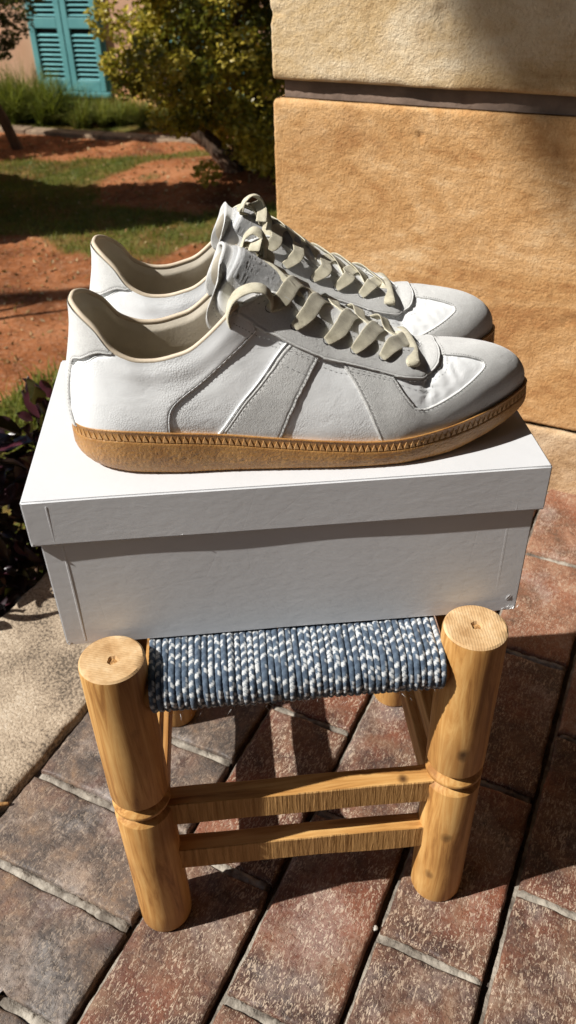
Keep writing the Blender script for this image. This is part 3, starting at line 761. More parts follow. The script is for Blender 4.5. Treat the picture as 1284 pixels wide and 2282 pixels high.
def wall():
    O = -.232*E1+.832*E2
    t = thing('sandstone_wall', 'wall of big rough sandstone blocks with a recessed joint behind the shoes', 'wall', (O[0], O[1], 0), ANG)
    L = 1.25; D = .42
    def block(z0, z1, inset, m, amp, seed, x0=0., x1=L, side=True, st=.0036):
        xs = np.arange(x0+.004, x1, st); xs = np.concatenate([[x0], xs, [x1]])
        path = []; nrm = []
        if side:
            for y in np.arange(D, .012, -.012): path.append((x0+inset, y)); nrm.append((-1, 0))
            for a in (0, .35, .7, 1.05, 1.4, 1.57): path.append((x0+inset+.005-.005*math.cos(a), inset+.005-.005*math.sin(a))); nrm.append((-math.cos(a), -math.sin(a)))
        for x in xs[2:]: path.append((x+inset if x < x1 else x, inset)); nrm.append((0, -1))
        zs = np.concatenate([[z0, z0+.001, z0+.0025, z0+.005], np.arange(z0+.009, z1-.006, st), [z1-.005, z1-.0025, z1-.001, z1]])
        P_ = np.array(path); N_ = np.array(nrm); s = np.concatenate([[0], np.cumsum(np.hypot(*np.diff(P_, axis=0).T))])
        S, Z = np.meshgrid(s, zs, indexing='ij')
        e = np.minimum(Z-z0, z1-Z); rr = .005+.006*np.clip(vfbm(S*30+5, Z*30+5, seed+3)+.5, 0, 1); f = np.clip(e/rr, 0, 1)
        off = -(rr*.8)*(1-np.sqrt(1-(1-f)**2))+amp*vfbm(S*170+20, Z*150+20, seed, 3)*1.0+amp*.5*vfbm(S*14+9, Z*14+9, seed+7, 3)
        off = off-.006*np.clip(vfbm(S*22+70, Z*22+70, seed+11, 3)-.50, 0, 1)*5
        X = P_[:, 0][:, None]+N_[:, 0][:, None]*off; Y = P_[:, 1][:, None]+N_[:, 1][:, None]*off
        n, k = S.shape; V = np.stack([X, Y, Z], -1).reshape(-1, 3).tolist(); F = [f_[::-1] for f_ in grid_faces(n, k)]
        # caps
        b = len(V); yb = D
        V += [[x1, yb, z0], [x1, yb, z1]]
        F.append([i*k+k-1 for i in range(n)]+[b+1]); F.append([i*k for i in range(n)][::-1]+[b]); F.append([(n-1)*k+j for j in range(k)][::-1]+[b, b+1])
        mesh('stone_block', V, F, m, t, smooth=True)
    block(-.01, .104, -.006, M['brown_sandstone'], .0012, 5)
    block(.1055, .5335, 0, M['ochre_sandstone'], .0010, 11)
    block(.556, .985, 0, M['pale_sandstone'], .0009, 23)
    block(1.01, 1.44, 0, M['ochre_sandstone'], .0010, 31, st=.012)
    for z in (.5335, .985): box('recessed_joint', (.013, .0140, z-.004), (L, D, z+.029), M['wall_mortar'], t, .001)
    
    # next bay of the wall, outside the frame
    for z0, z1, m in ((-.01, .531, 'ochre_sandstone'), (.556, .985, 'pale_sandstone'), (1.01, 1.44, 'ochre_sandstone')):
        block(z0, z1, 0, M[m], .001, 41, x0=L+.003, x1=L+1.2, side=False, st=.02)
wall()
def off_frame():
    # the wall goes on upwards; unseen house, canopy and tree added to block light
    O = -.232*E1+.832*E2; up = [o for o in bpy.data.objects if o.name == 'sandstone_wall'][0]
    for i in range(5):
        z = 1.465+i*.455
        box('stone_block', (0, 0, z), (2.45, .42, z+.43), M['ochre_sandstone' if i % 2 else 'pale_sandstone'], up, .006)
        box('recessed_joint', (.018, .022, z-.027), (2.44, .42, z+.002), M['wall_mortar'], up, .001)
    h = thing('sky_block_house', 'dark house front added out of view behind the camera to block sky light', 'house', (0, -1.26, -1.0))  # unseen front put behind the camera to cut sky light
    box('wall', (-1.3, -.3, 0), (5, 0, 4.8), M['canvas'], h, .01); box('roof', (-1.4, -3, 4.8), (5.2, -.01, 4.95), M['orange'], h, .01)
    a = thing('sky_block_awning', 'dark canopy added out of view above the camera to block sky light', 'sky_block_awning', (0, -1.25, 2.6))  # unseen cover added overhead to lower the sky light
    box('canvas', (-.9, 0, -.006), (4.9, 1.95, .006), M['canvas'], a, .002)
    for x in np.linspace(-.86, 4.85, 6): box('rib', (x-.015, 0, -.05), (x+.015, 1.94, -.008), M['canvas'], a, .003)
    box('valance', (-.9, 1.951, -.16), (4.9, 1.957, .006), M['canvas'], a, .001)
    K = 6.; c = O+.79*E1; C = Vector((c[0]-K, c[1]-.175*K, .76+K))
    t = thing('wall_shade_tree', 'tall tree added outside the left edge so its crown shades the end of the wall', 'tree', (-5.6, 2.9, -.8)); B = Vector((-5.6, 2.9, -.8))  # unseen tree put in, crown set up-sun to shade the wall
    add_limbs(t, 'trunk', [([(0, 0, -.1), (.05, .0, 2), (.0, -.1, 4), tuple(Vector((-5.4, 2.2, 6))-B), tuple(C-B+Vector((0, .4, -.2))), tuple(C-B)], .13, .03)])
    rs = np.random.RandomState(71); cs = []
    for _ in range(120):
        d = rs.normal(size=3); d /= np.linalg.norm(d); cs.append((tuple(np.array(C-B)+d*.44*rs.rand()**.4), .13))
    P, T = clumps(cs, 120, 1, 72); quad_leaves('crown', P, .08, M['leaf_green'], t, tone=T, aspect=.65, seed=73, kind='stuff')
off_frame()
# ================================================================== stool
ZT = .4597; HB = .1309; SEAT = ZT-HB
def stool():
    t = thing('stool', 'low turned wood stool with a blue and white woven rope seat', 'stool', (.169, .094, 0))
    O = Vector((.169, .094, 0)); Rr = .0236; H = .3408
    legs = [(.0409, -.0236, 'w'), (.2973, -.0215, 'w'), (.0455, .2085, 'w'), (.301, .2105, 'w')]
    prof = [(0, .0)]
    prof += [(.019, 0), (.0225, .0012), (Rr*.99, .004), (Rr, .03), (Rr*.99, .10), (Rr, .1685), (Rr-.0003, .1692), (Rr-.0058, .1738), (Rr-.0056, .1744), (Rr-.0004, .1800), (Rr-.0001, .1806), (Rr-.0001, .1830), (Rr-.0004, .1836), (Rr-.0056, .1884), (Rr-.0058, .1890), (Rr-.0003, .1944), (Rr, .1952), (Rr*1.0, .25), (Rr*.995, .31), (Rr*.985, H-.0035), (Rr-.0008, H-.0012)]
    for i, (x, y, _) in enumerate(legs):
        V, F = lathe(prof, 48); rs = random.Random(i)
        V = [((a*(1+.012*mnoise.noise(Vector((a*20+i*9, b*20, c*6))))), b*(1+.012*mnoise.noise(Vector((a*20, b*20+i*5, c*6+3)))), c) for a, b, c in V]
        lg = mesh('leg', V, F, M['wood'], t, smooth=True); lg.location = Vector((x, y, 0))-O; lg.rotation_euler = (0, 0, rs.uniform(0, 6.28)); smooth_angle(lg, 30)
        # end grain top with the pith hole
        n = 48; rings = [Rr-.0008, Rr-.0022, Rr*.7, Rr*.45, .0040, .0031, .0026]; V = []
        for k, r_ in enumerate(rings):
            for j in range(n):
                a = 2*math.pi*j/n; rr = r_
                if k >= 4: rr = r_*(1+.35*mnoise.noise(Vector((math.cos(a)*1.6+i*7, math.sin(a)*1.6, 1.3))))
                z = (H-.0012, H, H+.0002, H, H-.0003, H-.0018, H-.0036)[k]
                V.append((rr*math.cos(a)+(.0016 if k >= 4 else 0), rr*math.sin(a), z+(.0004*mnoise.noise(Vector((a*2, k, i))) if 0 < k < 4 else 0)))
        F = [(k*n+j, k*n+(j+1) % n, (k+1)*n+(j+1) % n, (k+1)*n+j) for k in range(len(rings)-1) for j in range(n)]
        F.append(tuple((len(rings)-1)*n+j for j in range(n)))
        e = mesh('leg_top', V, F, M['endgrain'], lg, smooth=False); smooth_angle(e, 35)
        V = [(.0016+.0028*math.cos(2*math.pi*j/12), .0028*math.sin(2*math.pi*j/12), H-.0030+.0012*rs.random()) for j in range(12)]+[(.0016, 0, H-.0018)]
        mesh('pith', V, [(j, (j+1) % 12, 12) for j in range(12)], M['pith'], lg)
    def rail(name, a, b, y0, y1, z0, z1, axis, seed):
        # a..b along the axis, sawn outer face modelled with saw ridges
        rs = random.Random(seed); n = 70
        prof = [(y0, z0), (y1, z0), (y1, z1), (y0, z1)]
        V = []; F = []
        for i in range(n+1):
            f = i/n; u = a+(b-a)*f
            for (y, z) in prof:
                dz = .0012*mnoise.noise(Vector((u*14, y*40, z*40+seed))); dy = .0010*mnoise.noise(Vector((u*17+5, y*40, z*30+seed)))
                p = (u, y+dy, z+dz) if axis == 'x' else (y+dy, u, z+dz); V.append(p)
        for i in range(n):
            for k in range(4): F.append((i*4+k, (i+1)*4+k, (i+1)*4+(k+1) % 4, i*4+(k+1) % 4))
        F.append((3, 2, 1, 0)); F.append(tuple(n*4+k for k in range(4)))
        V = [Vector(v)-O for v in V]
        o = mesh(name, [tuple(v) for v in V], F, M['wood_x'] if axis == 'x' else M['wood_y'], t)
        bm = bmesh.new(); bm.from_mesh(o.data); bmesh.ops.recalc_face_normals(bm, faces=bm.faces[:])
        ed = [e for e in bm.edges if e.calc_face_angle(0) > 1.0]; bmesh.ops.bevel(bm, geom=ed, offset=.0008, segments=1, affect='EDGES'); bm.to_mesh(o.data); bm.free()
        if axis == 'x' and seed < 3:
            o.data.materials.append(M['sawn'])
            for pl in o.data.polygons:
                if pl.normal.y < -.7: pl.material_index = 1
        return o
    rail('stretcher', .055, .285, -.0305, -.0125, .146, .173, 'x', 1)
    rail('stretcher', .055, .285, -.0305, -.0150, .078, .107, 'x', 2)
    rail('stretcher', .060, .288, .200, .217, .146, .172, 'x', 3); rail('stretcher', .060, .288, .201, .216, .078, .106, 'x', 4)
    for k, x in enumerate((.0425, .299)):
        rail('stretcher', -.006, .195, x-.0085, x+.0085, .142, .168, 'y', 5+k); rail('stretcher', -.006, .195, x-.008, x+.008, .076, .104, 'y', 7+k)
    # seat rails under the rope
    rz = SEAT-.0205; rr = .0148
    for (a, b) in (((.05, -.0225, rz), (.29, -.0215, rz)), ((.055, .2085, rz), (.292, .2100, rz)), ((.0425, -.01, rz-.006), (.0455, .2, rz-.006)), ((.2985, -.01, rz-.006), (.300, .2, rz-.006))):
        V, F = limb([Vector(a)-O, (Vector(a)+Vector(b))/2-O, Vector(b)-O], [rr]*3, 16); mesh('seat_rail', [tuple(v) for v in V], F, M['wood'], t, smooth=True)
    # woven rope: one strand after the other wraps the front and the back rail
    rope_r = .0025; rs = random.Random(9)
    def rope_path(jit):
        P = []; yf, yb = -.022, .2092; R1 = rr+rope_r*.95
        P.append((.030, rz-R1+.004)); P.append((.0, rz-R1+.001))
        for a in np.linspace(-90, -270, 19): P.append((yf+R1*math.cos(R(a)), rz+R1*math.sin(R(a))))
        P[2:] = [(y, z) for y, z in P[2:]]
        for y in np.linspace(.0, yb-.01, 34): P.append((y, SEAT-rope_r*.9+jit[0]*math.sin(y*30+jit[1])*.0004-.0015*math.sin(max(0, y)/.2*math.pi)))
        for a in np.linspace(90, -90, 12): P.append((yb+R1*math.cos(R(a)), rz+R1*math.sin(R(a))))
        return P
    def rope_mesh(seed):
        r2 = random.Random(seed); P = rope_path((r2.uniform(-1, 1), r2.uniform(0, 6)))
        P = np.array(P); s = np.concatenate([[0], np.cumsum(np.hypot(*np.diff(P, axis=0).T))])
        su = np.arange(0, s[-1], .00075); Y = np.interp(su, s, P[:, 0]); Z = np.interp(su, s, P[:, 1])
        dY = np.gradient(Y); dZ = np.gradient(Z); l = np.hypot(dY, dZ); dY /= l; dZ /= l
        n = 12; V = []; C = []; ph0 = r2.uniform(0, 6); cell = .0034*r2.uniform(.92, 1.08)
        kind = r2.choice([(2, 1), (2, 1), (3, 1), (3, 2), (4, 1), (2, 0), (5, 1)]); turn = r2.uniform(-.5, .5); sh = r2.randint(0, 3)
        bl = (.062, .086, .120); wt = (.70, .71, .70); b2 = (.105, .142, .185)
        for i in range(len(su)):
            wob = .00022*math.sin(su[i]*90+ph0)
            for k in range(n):
                a = 2*math.pi*k/n; g = math.cos(a+turn); side = 0 if g < 0 else 1
                u = (su[i]+.0016*abs(g)*(1 if math.sin(a) > -.2 else .4)+side*cell*.5)/cell+ph0
                ci = int(math.floor(u)); fr = u-ci; hump = math.sin(math.pi*fr)**.6
                r_ = rope_r*(.86+.20*hump*min(1, abs(g)*3))*(.94 if abs(g) < .2 else 1)
                V.append((r_*math.cos(a)+wob, Y[i]-dZ[i]*r_*math.sin(a), Z[i]+dY[i]*r_*math.sin(a)))
                white = (ci+side*kind[1]+sh) % kind[0] == 0 and (kind[1] or side == 0)
                if (ci*7+side*3+seed) % 11 == 0: white = not white
                C.append(wt if (white and .10 < fr < .92) else (b2 if (ci+side) % 2 else bl))
        F = [(i*n+k, i*n+(k+1) % n, (i+1)*n+(k+1) % n, (i+1)*n+k) for i in range(len(su)-1) for k in range(n)]
        o = mesh('rope', V, F, M['rope'], t, smooth=True); tone_attr(o, 'strand', np.array(C)); me = o.data; bpy.data.objects.remove(o); return me
    mes = [rope_mesh(s) for s in range(20)]; x = .0665; i = 0
    while x < .2755:
        o = obj('rope', mes[rs.randrange(20)], t); o.location = Vector((x, .0+rs.uniform(-.0006, .0006), rs.uniform(-.0005, .0004)))-O
        x += .00468; i += 1
    # frayed fibres under the front edge
    V, F = [], []
    for k in range(140):
        p = Vector((rs.uniform(.066, .276), -.034+rs.uniform(-.006, .01), SEAT-.036+rs.uniform(-.002, .010))); d = Vector((rs.uniform(-1, 1), rs.uniform(-1, .3), rs.uniform(-1, .2)))*.004
        q = p+d; b = len(V); V += [tuple(p-O), tuple(p-O+Vector((.00022, 0, .0001))), tuple(q-O)]; F.append((b, b+1, b+2))
    fz = mesh('frayed_fibre', V, F, M['torn'], t, kind='stuff')
stool()

# ================================================================== shoe box
def shoe_box():
    W, D, hl = .3403, .1985, .0353
    t = thing('shoe_box', 'white lidded cardboard shoe box resting on the stool seat', 'box', (0, 0, SEAT+.0006))
    H = ZT-SEAT-.0006
    def shell(name, x0, x1, y0, y1, z0, z1, m, seed, opening):
        # thick walled card shell: opening 'top' or 'bottom'
        th = .0022
        bm = bmesh.new(); bmesh.ops.create_cube(bm, size=1)
        for v in bm.verts: v.co = Vector((x0 if v.co.x < 0 else x1, y0 if v.co.y < 0 else y1, z0 if v.co.z < 0 else z1))
        zf = z0 if opening == 'bottom' else z1
        f = [f for f in bm.faces if all(abs(v.co.z-zf) < 1e-6 for v in f.verts)][0]
        bmesh.ops.inset_region(bm, faces=[f], thickness=th, use_boundary=True)
        r_ = bmesh.ops.extrude_discrete_faces(bm, faces=[f]); g = r_['faces'][0]
        dz = ((z1-z0)-th)*(1 if opening == 'bottom' else -1)
        for v in g.verts: v.co.z += dz
        ed = [e for e in bm.edges if e.calc_length() > .01 and e.calc_face_angle(0) > .8]
        bmesh.ops.bevel(bm, geom=ed, offset=.0011, segments=3, affect='EDGES')
        bmesh.ops.subdivide_edges(bm, edges=[e for e in bm.edges if e.calc_length() > .02], cuts=24, use_grid_fill=True)
        for v in bm.verts:
            c = v.co; n1 = mnoise.noise(Vector((c.x*9+seed, c.y*9, c.z*9))); 
            v.co += Vector((0, .0006*n1, .0005*mnoise.noise(Vector((c.x*8, c.y*8+seed, c.z*8)))))
        return bm_obj(name, bm, m, t, 40)
    o = .0030
    shell('box_body', .0052, W-.0050, o, D-.0045, 0, H-.0045, M['card'], 2, 'top')
    lid = shell('lid', 0, W, 0, D, H-hl, H, M['card'], 7, 'bottom')
    # wrapped paper overlap strips at the front corners (slightly proud)
    bodyf = [x for x in t.children if x.name.startswith('box_body')][0]
    for x0, x1 in ((.0185, .0200), (W-.0230, W-.0212)):
        box('paper_fold', (x0, o-.00004, .004), (x1, o+.0006, H-hl-.004), M['card'], bodyf, .0002, 1)
    for x0, x1 in ((.0150, .0162), (W-.0200, W-.0188)):
        box('paper_fold', (x0, -.00002, H-hl+.001), (x1, .0006, H-.004), M['card'], lid, .0002, 1)
    box('paper_fold', (W-.0188, -.00003, H-.0120), (W-.0035, .0006, H-.0110), M['card'], lid, .0002, 1)
    # torn paper at the bottom right corner and nicks at the lid corners
    rs = random.Random(4); V, F = [], []
    def scrap(c, n, s, lift):
        for k in range(n):
            p = Vector(c)+Vector((rs.uniform(-s, s), 0, rs.uniform(-s, s))); a = rs.uniform(.5, 1.1); L = rs.uniform(.3, 1)*s*1.3
            d = Vector((math.cos(a), 0, math.sin(a)))*L; w_ = Vector((-math.sin(a), 0, math.cos(a)))*L*.16
            b = len(V); up = Vector((0, -lift*rs.uniform(.5, 1), 0)); V.extend([tuple(p), tuple(p+d*.5+w_+up), tuple(p+d), tuple(p+d*.5-w_+up*.2)]); F.append((b, b+1, b+2)); F.append((b, b+2, b+3))
    scrap((W-.013, o-.0002, .006), 3, .006, .0010); scrap((W-.0075, o-.0004, .001), 3, .0030, .0018)
    mesh('torn_paper', V, F, M['torn'], bodyf)
    V, F = [], []; scrap((.0070, o-.0002, .0012), 3, .0020, .0008); mesh('torn_paper', V, F, M['torn'], bodyf)
    V, F = [], []; scrap((.0018, -.0002, H-hl+.001), 3, .0020, .0008); scrap((.098, -.0002, H-hl+.0006), 1, .0012, .0005)
    mesh('torn_paper', V, F, M['torn'], lid)
shoe_box()
# ================================================================== sneakers
def pip(px, py, poly):
    x, y = poly[:, 0], poly[:, 1]; x2, y2 = np.roll(x, -1), np.roll(y, -1); ins = np.zeros(len(px), bool)
    for a, b, c, d in zip(x, y, x2, y2):
        if b == d: continue
        cond = ((b > py) != (d > py)) & (px < (c-a)*(py-b)/(d-b)+a); ins ^= cond
    return ins
KA, KQ = .74, .085
def resample(P, step):
    P = np.asarray(P, float); out = []
    for i in range(len(P)-1):
        n = max(1, int(np.linalg.norm(P[i+1]-P[i])/step)); out += [P[i]+(P[i+1]-P[i])*k/n for k in range(n)]
    out.append(P[-1]); return np.array(out)
def smoothline(P, sub=8):
    c = curve_pts([(a, b, 0) for a, b in P], sub); return [(v.x, v.y) for v in c]
def seg_dist(px, py, lines):
    d = np.full(len(px), 9.)
    for L in lines:
        L = np.asarray(L)
        for (a, b) in zip(L[:-1], L[1:]):
            v = b-a; l2 = v@v
            if l2 < 1e-14: continue
            t = np.clip(((px-a[0])*v[0]+(py-a[1])*v[1])/l2, 0, 1); d = np.minimum(d, np.hypot(px-a[0]-t*v[0], py-a[1]-t*v[1]))
    return d

def build_shoe(root, m, seed):
    """m = -1 right shoe (lateral side towards -y), +1 mirrored"""
    rs = np.random.RandomState(seed); rr = random.Random(seed)
    flip = m > 0
    def MM(P):
        P = np.array(P, float).reshape(-1, 3).copy()
        if m > 0: P[:, 1] *= -1
        return P
    def out(name, V, F, mt, parent=root, smooth=True, kind=None, fl=False):
        return mesh(name, MM(V), F, mt, parent, smooth=smooth, kind=kind, flip=(flip != fl))
    def P3(a, q, off=0.):
        a = np.atleast_1d(np.asarray(a, float)); q = np.atleast_1d(np.asarray(q, float)); q = np.broadcast_to(q, a.shape)
        return shoe_surf(a, q)+shoe_norm(a, q)*np.reshape(off, (-1, 1) if np.ndim(off) else ())
    # ---- white leather base of the upper
    na, nq = 420, 64
    av = np.linspace(0, 1, na, endpoint=False); qv = np.linspace(-.03, 1, nq)
    A, Q = np.meshgrid(av, qv, indexing='ij')
    S = shoe_surf(A, Q); Nn = shoe_norm(A, np.clip(Q, 0, 1))
    # walking creases over the vamp
    cr = np.exp(-((S[..., 0]-.236)/.020)**2)*np.clip((Q-.15)/.3, 0, 1)
    S = S+Nn*(.00025*cr*(.4+1.6*np.clip(vfbm(A*90, Q*9+3, 8+seed, 2)+.5, 0, 1))*np.sin((S[..., 0]*1.0+S[..., 2]*.75+.006*vfbm(A*60+7, Q*12, 5, 3)+.0035*np.sin(S[..., 1]*130))*720)+.0003*vfbm(A*55+3, Q*7+2, 3+seed, 3)*.8)[..., None]
    V = S.reshape(-1, 3); F = grid_faces(na, nq, True)
    out('upper', V, F, M['leather'])
    # ---- overlay panels
    def panel(name, outlines, T, mt, holes=(), free=(), step=.0026, round_=.0013, groove=.0019, gd=.00035, puff=None, raw=0., both=True):
        """outlines: closed polygon (a,q). free: list of polylines in (a,q) whose distance is ignored."""
        def dom(P): P = np.array(P, float); return P*np.array([KA, KQ])
        polys = [dom(outlines)]+[dom(h) for h in holes]
        fr = [dom(f) for f in free]
        pts = []; edges = []; lines = []
        for pl in polys:
            c = resample(np.vstack([pl, pl[:1]]), .0012)[:-1]
            if raw: 
                dd = np.gradient(c, axis=0); nn = np.stack([dd[:, 1], -dd[:, 0]], 1); nn /= np.linalg.norm(nn, axis=1)[:, None]+1e-12
                isf = seg_dist(c[:, 0], c[:, 1], fr) < 1e-5 if fr else np.zeros(len(c), bool)
                c = c+nn*(rs.normal(size=len(c))*raw*~isf)[:, None]
            b = len(pts); pts += c.tolist(); edges += [(b+i, b+(i+1) % len(c)) for i in range(len(c))]
            isfree = np.zeros(len(c), bool)
            if fr: isfree = seg_dist(c[:, 0], c[:, 1], fr) < 2e-4
            for i in range(len(c)):
                j = (i+1) % len(c)
                if not (isfree[i] and isfree[j]): lines.append(np.array([c[i], c[j]]))
        nb = len(pts)
        Lc = np.array([(l[0]+l[1])/2 for l in lines]); Ls = np.array([l[1]-l[0] for l in lines]); 
        nrm = np.stack([Ls[:, 1], -Ls[:, 0]], 1); nrm /= np.linalg.norm(nrm, axis=1)[:, None]+1e-12
        cand = []
        for d in (.0003, .0008, .0013, groove-.0004, groove, groove+.0004, groove+.001):
            for sg in (1, -1): cand.append(Lc+nrm*d*sg)
        nring = [len(c) for c in cand]
        mn = polys[0].min(0); mx = polys[0].max(0)
        gx, gy = np.meshgrid(np.arange(mn[0], mx[0], step), np.arange(mn[1], mx[1]+step, step), indexing='ij')
        gy[::2] += step/2; G = np.stack([gx.ravel(), gy.ravel()], 1)
        def fastd(P):
            # distance to densely sampled boundary midpoints/vertices
            B = np.vstack([Lc]+[np.array([l[0] for l in lines])]); o_ = np.empty(len(P))
            for i in range(0, len(P), 800): o_[i:i+800] = np.sqrt(((P[i:i+800, None, :]-B[None])**2).sum(-1).min(1))
            return o_
        def inside(P):
            ok = pip(P[:, 0], P[:, 1], polys[0])
            for h in polys[1:]: ok &= ~pip(P[:, 0], P[:, 1], h)
            return ok
        keep = []
        for c, d in zip(cand, [d for d in (.0003, .0008, .0013, groove-.0004, groove, groove+.0004, groove+.001) for _ in (0, 1)]):
            ok = inside(c); c = c[ok]
            if len(c): c = c[fastd(c) > d*.93]; keep.append(c)
        G = G[inside(G)]; dG = fastd(G); keep.append(G[dG > groove+.0018])
        allp = np.vstack([np.array(pts)]+keep)
        # drop interior points too near free boundary vertices
        res = delaunay_2d_cdt([Vector(p) for p in allp.tolist()], edges, [], 0, 1e-7)
        VV = np.array([tuple(v) for v in res[0]]); TT = [tuple(t) for t in res[2]]
        cen = np.array([VV[list(t)].mean(0) for t in TT]); ok = inside(cen)
        TT = [t for t, k in zip(TT, ok) if k]
        d = fastd(VV); dd = np.where(d < 7e-4, seg_dist(VV[:, 0], VV[:, 1], lines) if False else d, d)
        # exact zero on true boundary vertices
        bnd = np.zeros(len(VV), bool)
        orig = res[3]
        isb = set(range(nb)); 
        Bp = np.array(pts); Lset = np.vstack([[l[0] for l in lines], [l[1] for l in lines]])
        for i, og in enumerate(orig):
            if og and min(og) < nb: bnd[i] = True
        near_line = fastd(VV) < 1e-4
        edge0 = bnd & near_line
        d = np.where(edge0, 0, d)
        f = np.clip(d/round_, 0, 1); t = T*np.sqrt(np.clip(1-(1-f)**2, 0, 1)); t = np.where(edge0, -.0004, t)
        t = t-gd*np.exp(-((d-groove)/.00035)**2)
        a = VV[:, 0]/KA; q = VV[:, 1]/KQ
        if puff: t = t+puff(a, q)*f
        t = t+.00012*vfbm(a*90+5, q*18+5, seed+2, 2)*f
        for s_ in ((0, 1) if both else (0,)):
            aa = a if s_ == 0 else 1-a
            S = shoe_surf(aa, np.clip(q, -.05, 1.0)); N_ = shoe_norm(aa, np.clip(q, 0, .995)); P = S+N_*t[:, None]
            yield_out.append((name, P, TT, mt, s_))
            ob = out(name, P, TT, mt, smooth=True, fl=(s_ == 1))
            # put the faces the right way out
            bm = bmesh.new(); bm.from_mesh(ob.data)
            if name == 'toe_cap': bmesh.ops.remove_doubles(bm, verts=bm.verts[:], dist=.00012)
            c_ = Vector((.15, 0, .04)); sg = 0
            for fce in bm.faces: sg += fce.normal.dot(fce.calc_center_median()-Vector((min(.25, max(.06, fce.calc_center_median().x)), 0, .03)))
            if sg < 0: bmesh.ops.reverse_faces(bm, faces=bm.faces[:])
            bm.to_mesh(ob.data); bm.free(); ob.data.polygons.foreach_set('use_smooth', [True]*len(ob.data.polygons))
    yield_out = []
    stl = []   # stitch lines: (polyline aq, height, both)
    qf = [(.2178, .7191), (.2081, .6522), (.1981, .6321), (.1889, .6100), (.1745, .5400), (.1635, .4400), (.1573, .3344), (.1549, .2140), (.1537, -.02)]
    qfs = smoothline(qf, 5)
    top = [(x, 1.0) for x in np.linspace(.2060, .0, 60)]
    puff = lambda a, q: .0011*np.exp(-((q-.84)/.13)**2)*np.clip((a-.09)/.03, 0, 1)
    quarter = qfs+[(x, -.02) for x in np.linspace(.150, .028, 40)]+[(.036, .2), (.036, .5), (.060, .57), (.075, .66), (.090, .80), (.101, .93), (.106, 1.0)]+[(x, 1.0) for x in np.linspace(.108, .204, 36)]+[(.214, .93)]
    panel('quarter', quarter, .0013, M['leather'], free=[[(.16, -.02), (.02, -.02)], [(.10, 1.0), (.21, 1.0)]], puff=puff, groove=.0016, gd=.0004)
    stl.append((qfs, .0016, .0013, 1))
    # heel counter, wraps round the back
    cl = [(.107, 1.0), (.1065, .975), (.0965, .862), (.0865, .765), (.0755, .685), (.064, .62), (.050, .585), (.0425, .545), (.0385, .46), (.0365, .35), (.0365, .22), (.0370, .12), (.0400, .04), (.0415, -.02)]
    cls_ = smoothline(cl, 4)
    poly = cls_+[(x, -.02) for x in np.linspace(.038, -.038, 22)]+[(-a, q) for a, q in cls_[::-1]]+[(x, 1.0) for x in np.linspace(-.104, .104, 60)]
    panel('heel_counter', poly, .0024, M['suede'], free=[[(-.05, -.02), (.05, -.02)], [(-.108, 1.0), (.108, 1.0)]], both=False, groove=.0024, raw=.00012)
    stl.append((cls_[2:-2], .0024, .0024, 1))
    # side stripe (suede) with leather piping edge
    sL = [(.2395, .66), (.2374, .6187), (.2222, .4013), (.2049, .214), (.1885, -.02)]; sR = [(.2600, .66), (.2586, .6221), (.2510, .4214), (.2418, .214), (.2318, -.02)]
    sLs, sRs = smoothline(sL, 6), smoothline(sR, 6)
    panel('side_stripe', sLs+sRs[::-1], .0012, M['suede'], free=[[sL[0], sR[0]], [sL[-1], sR[-1]]], groove=.0021, raw=.00010)
    stl.append((sLs[1:], -.0021, .0012, 1)); stl.append((sRs[1:], .0021, .0012, 1)); stl.append(([(.2345, .475), (.2400, .468), (.2525, .455)], 0, .0012, 1))
    # piping bead at the front of the stripe
    def bead(name, line, off, r_, mt, both=True):
        P = resample(np.array(line)*np.array([KA, KQ]), .0025)/np.array([KA, KQ])
        for s_ in ((0, 1) if both else (0,)):
            aa = P[:, 0] if s_ == 0 else 1-P[:, 0]; C = P3(aa, P[:, 1], off)
            Vv, Ff = limb([tuple(c) for c in C], [r_]*len(C), 8); out(name, [tuple(v) for v in Vv], Ff, mt)
    bead('stripe_piping', [(a-.0012, q) for a, q in sLs], .0007, .0005, M['leather'])
    # toe cap: one suede piece over toe and both flanks with two leather windows
    tl = smoothline([(.2720, .68), (.2726, .6288), (.2806, .4716), (.2894, .2575), (.2990, -.02)], 5)
    poly = tl+[(x, -.02) for x in np.linspace(.303, .697, 150)]+[(1-a, q) for a, q in tl[::-1]]+[(.70, .72), (.672, .78), (.655, .9), (.6540, 1.0)]
    poly_h = tl+[(x, -.02) for x in np.linspace(.303, .5, 80)]+[(.5, q) for q in np.linspace(0, 1, 30)]+[(x, 1.0) for x in np.linspace(.496, .348, 50)]+[(.345, .9), (.335, .80), (.31, .72), (.29, .70)]
    wn_ = smoothline([(.3085, .60), (.311, .5652), (.3166, .4381), (.3246, .3043)], 4)+smoothline([(.3246, .3043), (.3358, .2809), (.3563, .3411), (.3843, .4515), (.4000, .5151), (.4040, .555), (.4020, .610), (.3859, .7023), (.3620, .7700), (.3480, .7960)], 5)+[(.335, .72), (.320, .66)]
    wn2 = [w_ for w_ in wn_]
    panel('toe_cap', poly_h, .0013, M['suede'], holes=[wn2], free=[[(.29, -.02), (.51, -.02)], [(.5, -.02), (.5, 1.0)], [(.5, 1.0), (.34, 1.0)]], groove=.0021, raw=.00008, step=.003)
    stl.append((tl[2:], -.0021, .0013, 1)); stl.append((smoothline([(.3085, .60), (.311, .5652), (.3166, .4381), (.3246, .3043), (.3358, .2809), (.3563, .3411), (.3843, .4515), (.4000, .5151), (.4040, .555), (.4020, .610), (.3859, .7023), (.3620, .7700)], 6), 'out', .0013, 1))
    # eyestay: from collar corner along the lacing, closed round the front
    low = [(.2060, .945), (.2105, .845), (.2178, .7250), (.2254, .6640), (.237, .6280), (.2586, .6250), (.2718, .6340), (.293, .6250), (.3106, .5980), (.3222, .5860), (.335, .5940), (.3450, .6589), (.3510, .7800), (.3535, .88), (.3540, 1.0)]
